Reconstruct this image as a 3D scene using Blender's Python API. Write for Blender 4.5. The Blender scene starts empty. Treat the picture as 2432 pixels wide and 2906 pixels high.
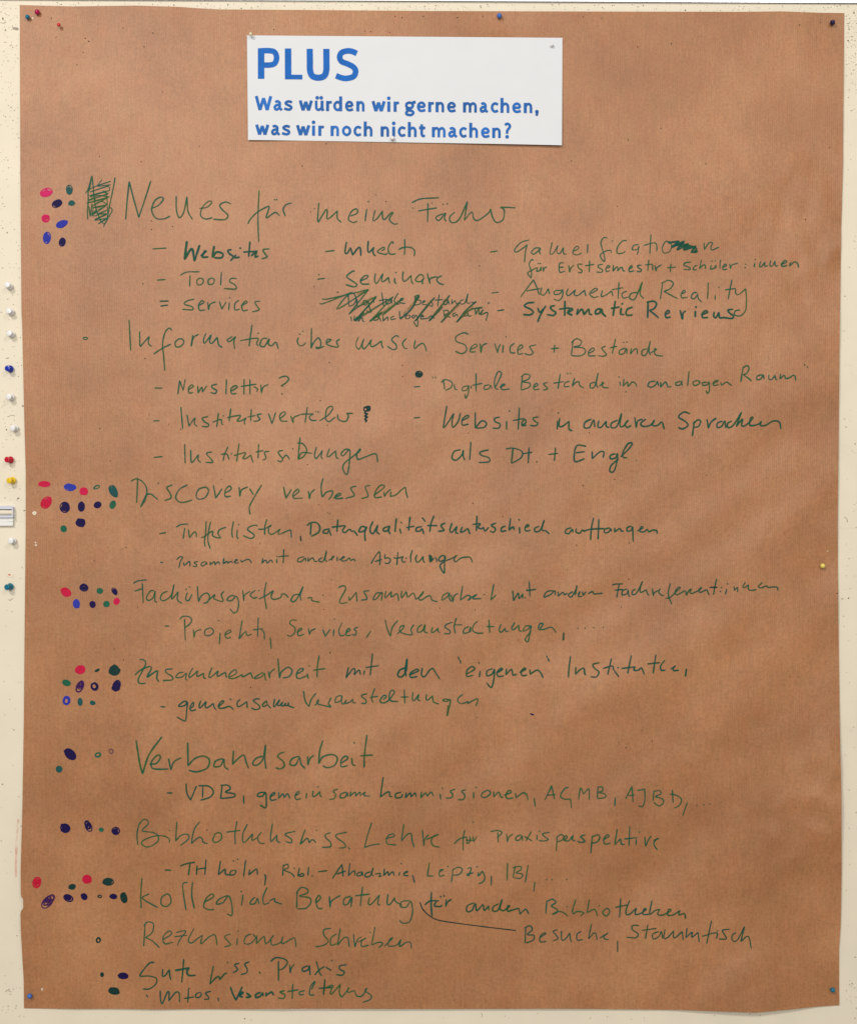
import bpy, bmesh, math, random
from mathutils import Vector, noise

random.seed(7)
SC = bpy.context.scene
COL = SC.collection

# ------------------------------------------------------------------ camera
S = 0.00042            # metres of board per photograph pixel
CX, CY, Z0 = 1216.0, 1453.0, 1.5
D = 1.70               # camera distance from the board
cam = bpy.data.cameras.new('camera')
cam_ob = bpy.data.objects.new('camera', cam)
COL.objects.link(cam_ob)
cam.sensor_fit = 'HORIZONTAL'
cam.sensor_width = 36.0
cam.lens = 36.0 * D / (2432 * S)
cam.clip_start, cam.clip_end = 0.05, 50
cam_ob.location = (0, -D, Z0)
cam_ob.rotation_euler = (math.radians(90), 0, 0)
SC.camera = cam_ob

# ------------------------------------------------------------------ light
world = bpy.data.worlds.new('World')
SC.world = world
world.use_nodes = True
bg = world.node_tree.nodes['Background']
bg.inputs[0].default_value = (1.0, 0.93, 0.84, 1)
bg.inputs[1].default_value = 0.26

def area(name, loc, target, sx, sy, power, col):
    l = bpy.data.lights.new(name, 'AREA')
    l.shape = 'RECTANGLE'
    l.size, l.size_y = sx, sy
    l.energy = power
    l.color = col
    o = bpy.data.objects.new(name, l)
    COL.objects.link(o)
    o.location = loc
    d = Vector(target) - Vector(loc)
    o.rotation_euler = d.to_track_quat('-Z', 'Y').to_euler()
    return o

area('ceiling_lamp', (-1.25, -2.8, 3.15), (0.0, 0, 1.6), 0.55, 0.4, 44, (1.0, 0.95, 0.88))
area('ceiling_lamp', (1.25, -2.9, 3.25), (0.1, 0, 1.5), 0.6, 0.5, 17, (1.0, 0.95, 0.88))
area('added_fill_panel', (-0.15, -3.3, 2.12), (0.0, 0, 1.65), 2.0, 0.9, 45, (1.0, 0.97, 0.93))  # broad soft panel added behind the camera for fill and paper sheen

SC.view_settings.view_transform = 'Standard'
SC.view_settings.look = 'None'
SC.view_settings.exposure = 0.0
SC.view_settings.gamma = 1.0
SC.view_settings.use_curve_mapping = False
SC.cycles.transparent_max_bounces = 48

# ------------------------------------------------------------------ helpers
def P(px, py, h=0.0):
    """photograph pixel -> world point h metres in front of the board"""
    k = (D - h) / D
    return Vector(((px - CX) * S * k, -h, Z0 + (CY - py) * S * k))

def mat(name):
    m = bpy.data.materials.new(name)
    m.use_nodes = True
    nt = m.node_tree
    return m, nt, nt.nodes['Principled BSDF']

def ramp(nt, fac, stops):
    r = nt.nodes.new('ShaderNodeValToRGB')
    el = r.color_ramp.elements
    el[0].position, el[0].color = stops[0][0], (*stops[0][1], 1)
    el[1].position, el[1].color = stops[-1][0], (*stops[-1][1], 1)
    for p, c in stops[1:-1]:
        e = el.new(p)
        e.color = (*c, 1)
    nt.links.new(fac, r.inputs[0])
    return r.outputs[0]

def objco(nt, scale=(1, 1, 1), rot=(0, 0, 0)):
    t = nt.nodes.new('ShaderNodeTexCoord')
    mp = nt.nodes.new('ShaderNodeMapping')
    mp.inputs['Scale'].default_value = scale
    mp.inputs['Rotation'].default_value = rot
    nt.links.new(t.outputs['Object'], mp.inputs[0])
    return mp.outputs[0]

def noise_tex(nt, co, scale, detail=4, rough=0.55):
    n = nt.nodes.new('ShaderNodeTexNoise')
    n.inputs['Scale'].default_value = scale
    n.inputs['Detail'].default_value = detail
    n.inputs['Roughness'].default_value = rough
    nt.links.new(co, n.inputs['Vector'])
    return n.outputs['Fac']

def mixcol(nt, fac, a, b, mode='MIX'):
    m = nt.nodes.new('ShaderNodeMix')
    m.data_type = 'RGBA'
    m.blend_type = mode
    for i, v in ((0, fac), (6, a), (7, b)):
        if hasattr(v, 'is_linked') or hasattr(v, 'links'):
            nt.links.new(v, m.inputs[i])
        elif isinstance(v, tuple):
            m.inputs[i].default_value = (*v, 1)
        else:
            m.inputs[i].default_value = v
    return m.outputs[2]

def bump(nt, bsdf, height, strength, dist):
    b = nt.nodes.new('ShaderNodeBump')
    b.inputs['Strength'].default_value = strength
    b.inputs['Distance'].default_value = dist
    nt.links.new(height, b.inputs['Height'])
    nt.links.new(b.outputs[0], bsdf.inputs['Normal'])

def math_node(nt, op, a, b):
    m = nt.nodes.new('ShaderNodeMath')
    m.operation = op
    for i, v in ((0, a), (1, b)):
        if isinstance(v, (int, float)):
            m.inputs[i].default_value = v
        else:
            nt.links.new(v, m.inputs[i])
    return m.outputs[0]

# ------------------------------------------------------------------ materials
def make_kraft():
    m, nt, b = mat('kraft_paper')
    co = objco(nt)
    blot = noise_tex(nt, co, 6.5, 6, 0.62)
    col = ramp(nt, blot, [(0.32, (0.325, 0.138, 0.054)), (0.50, (0.390, 0.171, 0.069)), (0.68, (0.455, 0.212, 0.092))])
    hue = noise_tex(nt, objco(nt, (1, 1, 0.6)), 55, 5, 0.7)            # golden and reddish patches in the pulp
    col = mixcol(nt, 0.45, col, ramp(nt, hue, [(0.34, (1.06, 0.94, 0.90)), (0.5, (1, 1, 1)), (0.66, (0.95, 1.05, 1.02))]), 'MULTIPLY')
    fib = noise_tex(nt, objco(nt, (480, 480, 40)), 1.0, 3, 0.75)       # long fibres along the roll
    col = mixcol(nt, 1.0, col, ramp(nt, fib, [(0.30, (0.92, 0.915, 0.91)), (0.5, (1, 1, 1)), (0.70, (1.07, 1.075, 1.08))]), 'MULTIPLY')
    fl = noise_tex(nt, co, 330, 4, 0.75)                               # small pale and dark flecks
    col = mixcol(nt, 1.0, col, ramp(nt, fl, [(0.32, (0.85, 0.835, 0.82)), (0.5, (1, 1, 1)), (0.68, (1.14, 1.14, 1.16))]), 'MULTIPLY')
    nt.links.new(col, b.inputs['Base Color'])
    b.inputs['Roughness'].default_value = 0.47
    b.inputs['Specular IOR Level'].default_value = 0.50
    w = nt.nodes.new('ShaderNodeTexWave')                              # ribbed machine lines
    w.wave_type, w.bands_direction = 'BANDS', 'X'
    w.inputs['Scale'].default_value = 125
    w.inputs['Distortion'].default_value = 2.2
    w.inputs['Detail Scale'].default_value = 0.6
    w.inputs['Detail'].default_value = 2
    nt.links.new(co, w.inputs['Vector'])
    coarse = noise_tex(nt, co, 45, 4, 0.6)
    h = math_node(nt, 'ADD', math_node(nt, 'MULTIPLY', w.outputs['Fac'], 0.11), math_node(nt, 'MULTIPLY', coarse, 1.5))
    h = math_node(nt, 'ADD', h, math_node(nt, 'MULTIPLY', fl, 0.10))
    bump(nt, b, h, 0.35, 0.0012)
    return m

def make_plain(name, col, rough=0.5, spec=0.5, metal=0.0, var=0.0, vscale=30, bumpd=0.0):
    m, nt, b = mat(name)
    co = objco(nt)
    n = noise_tex(nt, co, vscale, 4)
    lo = tuple(c * (1 - var) for c in col)
    hi = tuple(min(1, c * (1 + var)) for c in col)
    nt.links.new(ramp(nt, n, [(0.3, lo), (0.7, hi)]), b.inputs['Base Color'])
    b.inputs['Roughness'].default_value = rough
    b.inputs['Specular IOR Level'].default_value = spec
    b.inputs['Metallic'].default_value = metal
    if bumpd:
        bump(nt, b, n, 0.4, bumpd)
    return m

def make_ink(name, col, col2, lo, hi, scale=260):
    """felt-pen ink: streaky, partly see-through"""
    m, nt, b = mat(name)
    co = objco(nt)
    n = noise_tex(nt, co, 38, 3)
    nt.links.new(ramp(nt, n, [(0.35, col), (0.65, col2)]), b.inputs['Base Color'])
    a = noise_tex(nt, co, scale, 4, 0.65)
    r = nt.nodes.new('ShaderNodeMapRange')
    r.inputs[1].default_value, r.inputs[2].default_value = 0.32, 0.62
    r.inputs[3].default_value, r.inputs[4].default_value = lo, hi
    nt.links.new(a, r.inputs[0])
    nt.links.new(r.outputs[0], b.inputs['Alpha'])
    b.inputs['Roughness'].default_value = 0.6
    b.inputs['Specular IOR Level'].default_value = 0.15
    return m

M = {
    'kraft': make_kraft(),
    'hole': make_plain('pin_hole_dark', (0.035, 0.02, 0.018), 0.9, 0.1),
    'boardhole': make_plain('board_pin_hole', (0.42, 0.36, 0.295), 0.9, 0.1, 0, 0.45, 60),
    'board': make_plain('cream_board_paint', (0.80, 0.73, 0.585), 0.6, 0.35, 0, 0.03, 18, 0.0006),
    'chip': make_plain('bare_plaster', (0.80, 0.71, 0.56), 0.8, 0.2, 0, 0.06, 200),
    'card': make_plain('white_card', (0.715, 0.74, 0.775), 0.6, 0.25, 0, 0.012, 25),
    'print': make_plain('blue_print', (0.010, 0.120, 0.43), 0.55, 0.2, 0, 0.30, 34),
    'printbig': make_plain('blue_print_large', (0.002, 0.125, 0.50), 0.55, 0.2, 0, 0.10, 60),
    'rail': make_plain('aluminium', (0.82, 0.82, 0.84), 0.35, 0.5, 0.6, 0.03),
    'seam': make_plain('seam_shadow_gap', (0.16, 0.12, 0.08), 0.9, 0.1),
    'chrome': make_plain('chrome', (0.74, 0.77, 0.90), 0.22, 0.6, 0.35),
    'whiteplastic': make_plain('white_plastic', (0.83, 0.83, 0.80), 0.35),
    'creamplastic': make_plain('cream_plastic', (0.76, 0.70, 0.56), 0.45),
    'steel': make_plain('needle_steel', (0.6, 0.6, 0.6), 0.25, 0.5, 1.0),
    'g': make_ink('green_ink', (0.024, 0.120, 0.034), (0.002, 0.105, 0.072), 0.50, 0.95),
    'd': make_ink('dark_green_ink', (0.008, 0.092, 0.036), (0.001, 0.078, 0.066), 0.60, 0.97),
    'k': make_ink('deep_teal_ink', (0.004, 0.035, 0.030), (0.004, 0.040, 0.036), 0.80, 0.98),
    'y': make_ink('faint_yellow_green_ink', (0.20, 0.17, 0.035), (0.10, 0.16, 0.05), 0.10, 0.42),
    'n': make_ink('navy_ink', (0.010, 0.004, 0.060), (0.008, 0.003, 0.060), 0.92, 1.0),
    'b': make_ink('blue_ink', (0.020, 0.028, 0.34), (0.028, 0.045, 0.40), 0.80, 0.98),
    't': make_ink('teal_ink', (0.006, 0.075, 0.080), (0.010, 0.10, 0.095), 0.75, 0.97),
    'e': make_ink('leaf_green_ink', (0.010, 0.115, 0.060), (0.012, 0.14, 0.085), 0.70, 0.95),
    'r': make_ink('red_ink', (0.52, 0.006, 0.035), (0.60, 0.010, 0.075), 0.82, 1.0),
    'p': make_ink('pink_ink', (0.60, 0.010, 0.10), (0.66, 0.02, 0.16), 0.75, 0.97),
    'v': make_ink('violet_ink', (0.065, 0.012, 0.075), (0.04, 0.01, 0.10), 0.72, 0.95),
    'w': make_ink('faded_brown_ink', (0.20, 0.09, 0.09), (0.24, 0.11, 0.11), 0.35, 0.65),
    'smudge': make_ink('red_smudge', (0.75, 0.30, 0.24), (0.80, 0.40, 0.32), 0.0, 0.45, 60),
}

def pin_plastic(name, col, trans=0.0):
    m, nt, b = mat(name)
    co = objco(nt)
    n = noise_tex(nt, co, 300, 2)
    nt.links.new(ramp(nt, n, [(0.3, tuple(c * 0.92 for c in col)), (0.7, col)]), b.inputs['Base Color'])
    b.inputs['Roughness'].default_value = 0.22
    b.inputs['Specular IOR Level'].default_value = 0.5
    b.inputs['Subsurface Weight'].default_value = 0.0
    return m

PIN = {
    'white': pin_plastic('white_pin_plastic', (0.86, 0.85, 0.86)),
    'blue': pin_plastic('blue_pin_plastic', (0.010, 0.030, 0.42)),
    'midblue': pin_plastic('mid_blue_pin_plastic', (0.045, 0.16, 0.55)),
    'red': pin_plastic('red_pin_plastic', (0.55, 0.006, 0.03)),
    'scarlet': pin_plastic('scarlet_pin_plastic', (0.66, 0.03, 0.03)),
    'magenta': pin_plastic('magenta_pin_plastic', (0.42, 0.004, 0.07)),
    'yellow': pin_plastic('yellow_pin_plastic', (0.86, 0.58, 0.02)),
    'paleyellow': pin_plastic('pale_yellow_pin_plastic', (0.86, 0.70, 0.16)),
    'teal': pin_plastic('teal_pin_plastic', (0.006, 0.16, 0.26)),
    'navy': pin_plastic('navy_pin_plastic', (0.008, 0.004, 0.055)),
    'cream': pin_plastic('cream_pin_plastic', (0.82, 0.72, 0.50)),
}

# ------------------------------------------------------------------ object helpers
def root(name, loc, label, cat, group=None):
    o = bpy.data.objects.new(name, None)
    o.empty_display_size = 0.02
    COL.objects.link(o)
    o.location = loc
    o['label'], o['category'] = label, cat
    if group:
        o['group'] = group
    return o

class MB:
    def __init__(self):
        self.v, self.f, self.mi, self.sm = [], [], [], []
    def add(self, vs, fs, mi=0, smooth=False):
        o = len(self.v)
        self.v += [tuple(p) for p in vs]
        for f in fs:
            self.f.append(tuple(i + o for i in f))
            self.mi.append(mi)
            self.sm.append(smooth)
    def build(self, name, mats, parent=None, label=None, world=True):
        me = bpy.data.meshes.new(name)
        off = parent.location if (parent is not None and world) else Vector((0, 0, 0))
        if parent is not None and parent.parent is not None and world:
            off = off + parent.parent.location
        me.from_pydata([(x - off.x, y - off.y, z - off.z) for x, y, z in self.v], [], self.f)
        for m in (mats if isinstance(mats, (list, tuple)) else [mats]):
            me.materials.append(m)
        me.polygons.foreach_set('material_index', self.mi)
        me.polygons.foreach_set('use_smooth', self.sm)
        me.update()
        o = bpy.data.objects.new(name, me)
        COL.objects.link(o)
        if parent is not None:
            o.parent = parent
        if label:
            o['label'] = label
        return o

def prism_px(mb, pts, h0, h1, mi=0):
    """closed outline (photo pixels, clockwise on the photo) from height h0 out to h1"""
    n = len(pts)
    vs = [P(x, y, h0) for x, y in pts] + [P(x, y, h0) + Vector((0, h0 - h1, 0)) for x, y in pts]
    fs = [tuple(range(n, 2 * n))[::-1], tuple(range(n))]
    for i in range(n):
        j = (i + 1) % n
        fs.append((i, j, n + j, n + i))
    mb.add(vs, fs, mi)

def bevel(o, w, seg=2):
    m = o.modifiers.new('bevel', 'BEVEL')
    m.width, m.segments = w, seg
    m.limit_method = 'ANGLE'
    return o

def cat_rom(pts, step):
    """smooth curve through points with sharp corners at points flagged True"""
    out = []
    segs, cur = [], []
    for x, y, s in pts:
        cur.append((x, y))
        if s:
            segs.append(cur)
            cur = [(x, y)]
    if len(cur) > 1 or not segs:
        segs.append(cur)
    for seg in segs:
        n = len(seg)
        if n == 1:
            out.append(seg[0])
            continue
        for i in range(n - 1):
            p1, p2 = seg[i], seg[i + 1]
            p0 = seg[i - 1] if i > 0 else (2 * p1[0] - p2[0], 2 * p1[1] - p2[1])
            p3 = seg[i + 2] if i + 2 < n else (2 * p2[0] - p1[0], 2 * p2[1] - p1[1])
            L = math.hypot(p2[0] - p1[0], p2[1] - p1[1])
            k = max(1, int(L / step))
            for j in range(k):
                t = j / k
                q = []
                for a in (0, 1):
                    q.append(0.5 * (2 * p1[a] + (p2[a] - p0[a]) * t + (2 * p0[a] - 5 * p1[a] + 4 * p2[a] - p3[a]) * t * t
                                    + (3 * p1[a] - p0[a] - 3 * p2[a] + p3[a]) * t ** 3))
                out.append((q[0], q[1]))
        out.append(seg[-1])
    r = [out[0]]
    for q in out[1:]:
        if math.hypot(q[0] - r[-1][0], q[1] - r[-1][1]) > 0.3:
            r.append(q)
    return r

# ------------------------------------------------------------------ paper shape
def sstep(a, b, x):
    t = max(0.0, min(1.0, (x - a) / (b - a)))
    return t * t * (3 - 2 * t)

PAPER_PINS = [(80, 50), (107, 36), (174, 80), (1416, 48), (2360, 66), (2330, 1606), (88, 2824), (2358, 2809)]

def wgt0(px, py):
    return 0.4 + sstep(900, 2300, 0.55 * px + 0.6 * py)

def paper_h(px, py):
    """height of the kraft sheet off the board, metres"""
    h = 2.4 + 1.3 * noise.noise((px / 420, py / 420, 1.7)) + 0.45 * noise.noise((px / 170, py / 150, 5.1)) + 0.14 * noise.noise((px / 75, py / 70, 2.1)) - 0.5 * wgt0(px, py) * abs(noise.noise((px / 150 + py / 420, py / 190 - px / 300, 6.1)))
    # soft diagonal draping, strongest at the lower right
    a = (px * 0.80 - py * 0.60)
    c = (px * 0.60 + py * 0.80)
    wgt = 0.35 + 0.65 * sstep(900, 2300, 0.55 * px + 0.6 * py)
    h += wgt * (1.6 + 3.2 * noise.noise((a / 700, c / 200, 9.3)) + 1.7 * noise.noise((a / 330, c / 95, 4.3)))
    # small crumples along the right edge
    cr = sstep(2020, 2320, px) * (math.exp(-((py - 640) / 240) ** 2) + 1.1 * math.exp(-((py - 2290) / 210) ** 2))
    if cr > 0.01:
        h += 1.6 * cr * noise.noise((px / 62 + py / 140, py / 75 - px / 150, 3.3))
        h += 2.6 * cr * (0.5 - abs(noise.noise((px / 95 - py / 210, py / 110 + px / 260, 7.7))))
    # lifted edges
    h += 2.6 * sstep(150, 60, px) * math.exp(-((py - 2500) / 230) ** 2)
    h += 6.0 * sstep(2640, 2875, py) * math.exp(-((px - 2110) / 160) ** 2)
    h += 1.0 * sstep(2750, 2870, py) * math.exp(-((px - 900) / 500) ** 2)
    h += 1.6 * sstep(2300, 2390, px) * math.exp(-((py - 2300) / 320) ** 2)
    for x, y in PAPER_PINS:
        d2 = ((px - x) / 90) ** 2 + ((py - y) / 90) ** 2
        if d2 < 9:
            h = h + (0.5 - h) * math.exp(-1.3 * d2)
    return max(0.35, h) * 0.001

def curve1(pts, t):
    for (a, va), (b, vb) in zip(pts, pts[1:]):
        if t <= b:
            u = (t - a) / (b - a) if b > a else 0
            return va + (vb - va) * u
    return pts[-1][1]

TOP = [(56, 12.5), (207, 16.5), (387, 14), (512, 18), (560, 21.5), (623, 25), (830, 26.5), (1216, 29.5), (1659, 31), (1908, 31.5), (2109, 32), (2219, 30.5), (2323, 34.5), (2396, 35.5)]
BOT = [(68, 2863), (228, 2865), (319, 2864.5), (455, 2866.5), (560, 2865), (683, 2865.5), (868, 2864), (1028, 2864.5), (1255, 2865), (1600, 2864), (1789, 2866), (1931, 2868), (2073, 2873), (2144, 2875.5), (2239, 2867), (2310, 2859), (2382, 2854)]
LEF = [(12.5, 56), (480, 57.5), (660, 59), (890, 61), (925, 63), (1153, 68), (1340, 73), (1502, 73), (1720, 70.6), (2060, 67.4), (2288, 63.7), (2470, 58.5), (2544, 59), (2553, 65.5), (2580, 66), (2588, 58), (2642, 59), (2779, 67), (2863, 68)]
RIG = [(35.5, 2396), (480, 2392), (622, 2388), (900, 2383.6), (1340, 2379), (1509, 2377.5), (1740, 2379), (2080, 2383.6), (2249, 2388), (2480, 2388.5), (2626, 2386), (2697, 2381), (2854, 2382)]

def sheet_px(u, v):
    """unit square -> photo pixel on the kraft sheet (Coons patch of the four traced edges)"""
    tx, bx = 56 + u * (2396 - 56), 68 + u * (2382 - 68)
    ly, ry = 12.5 + v * (2863 - 12.5), 35.5 + v * (2854 - 35.5)
    t = Vector((tx, curve1(TOP, tx)))
    b = Vector((bx, curve1(BOT, bx)))
    l = Vector((curve1(LEF, ly), ly))
    r = Vector((curve1(RIG, ry), ry))
    c = (Vector((56, 12.5)) * (1 - u) * (1 - v) + Vector((2396, 35.5)) * u * (1 - v) + Vector((68, 2863)) * (1 - u) * v + Vector((2382, 2854)) * u * v)
    q = t * (1 - v) + b * v + l * (1 - u) + r * u - c
    return q.x, q.y

# title card: pinned at three points, lower edge lifting off the kraft paper
CARD_TL, CARD_TR, CARD_BR, CARD_BL = (701, 98.8), (1596, 105.8), (1594.5, 411), (704, 396)

def card_h(px, py):
    v = (py - 100) / 305
    h = 0.9 + 0.25 * noise.noise((px / 200, py / 200, 2.2))
    h += 3.4 * max(0, v) ** 2 * sstep(1130, 1480, px)
    h += 1.3 * max(0, v) ** 3 * sstep(900, 720, px)
    h += 0.5 * sstep(850, 1400, px) * (1 - abs(2 * v - 1))
    return paper_h(px, 0.4 * py + 0.6 * 250) + max(0.45, h) * 0.001

# ------------------------------------------------------------------ ribbons (ink and print)
def ribbon(mb, pts, width, hf, eps, taper=True, mi=0, wob=0.14, seed=0.0):
    n = len(pts)
    vs, fs = [], []
    for i, (x, y) in enumerate(pts):
        a, b = pts[max(0, i - 1)], pts[min(n - 1, i + 1)]
        dx, dy = b[0] - a[0], b[1] - a[1]
        L = math.hypot(dx, dy) or 1.0
        nx, ny = -dy / L, dx / L
        w = 0.5 * width * (1 + wob * 1.6 * noise.noise((x / 23 + seed, y / 23, seed)))
        if taper:
            e = min(i, n - 1 - i)
            if e == 0:
                w *= 0.55
            elif e == 1:
                w *= 0.9
        ee = eps + 0.000002 * (i % 60)
        for s in (-1, 1):
            qx, qy = x + s * nx * w, y + s * ny * w
            vs.append(P(qx, qy, hf(qx, qy) + ee))
        if i:
            k = 2 * i
            fs.append((k - 2, k - 1, k + 1, k))
    mb.add(vs, fs, mi, True)

def disc(mb, cx, cy, rx, ry, rot, hf, eps, mi=0, n=18, wob=0.0, seed=0.0):
    vs = [P(cx, cy, hf(cx, cy) + eps)]
    c, s = math.cos(rot), math.sin(rot)
    for i in range(n):
        t = 2 * math.pi * i / n
        k = 1 + wob * (noise.noise((math.cos(t) * 1.3 + seed, math.sin(t) * 1.3, seed * 0.7)) * 1.6)
        ex, ey = rx * k * math.cos(t), ry * k * math.sin(t)
        qx, qy = cx + ex * c - ey * s, cy + ex * s + ey * c
        vs.append(P(qx, qy, hf(qx, qy) + eps))
    fs = [(0, 1 + i, 1 + (i + 1) % n) for i in range(n)]
    mb.add(vs, fs, mi)

REG = {'A': (0, 480, 1757 / 800), 'B': (800, 480, 1757 / 800), 'C': (1600, 480, 1757 / 832),
       'D': (0, 880, 1757 / 800), 'E': (800, 880, 1757 / 800), 'F': (1600, 880, 1757 / 832),
       'G': (0, 1320, 1757 / 800), 'H': (800, 1320, 1757 / 800), 'I': (1600, 1320, 1757 / 832),
       'J': (0, 1720, 1757 / 800), 'K': (800, 1720, 1757 / 800), 'L': (1600, 1720, 1757 / 832),
       'M': (0, 2060, 1757 / 800), 'N': (800, 2060, 1757 / 800), 'O': (1600, 2060, 1757 / 832),
       'P': (0, 2460, 1757 / 800), 'Q': (800, 2460, 1757 / 800), 'R': (1600, 2460, 1757 / 832),
       'S': (880, 800, 1757 / 560), 'T': (1400, 680, 1757 / 760), 'U': (440, 2400, 1757 / 800),
       'V': (1180, 2380, 1757 / 800), 'X': (360, 2660, 1757 / 800), 'Y': (220, 480, 1757 / 260)}

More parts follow.
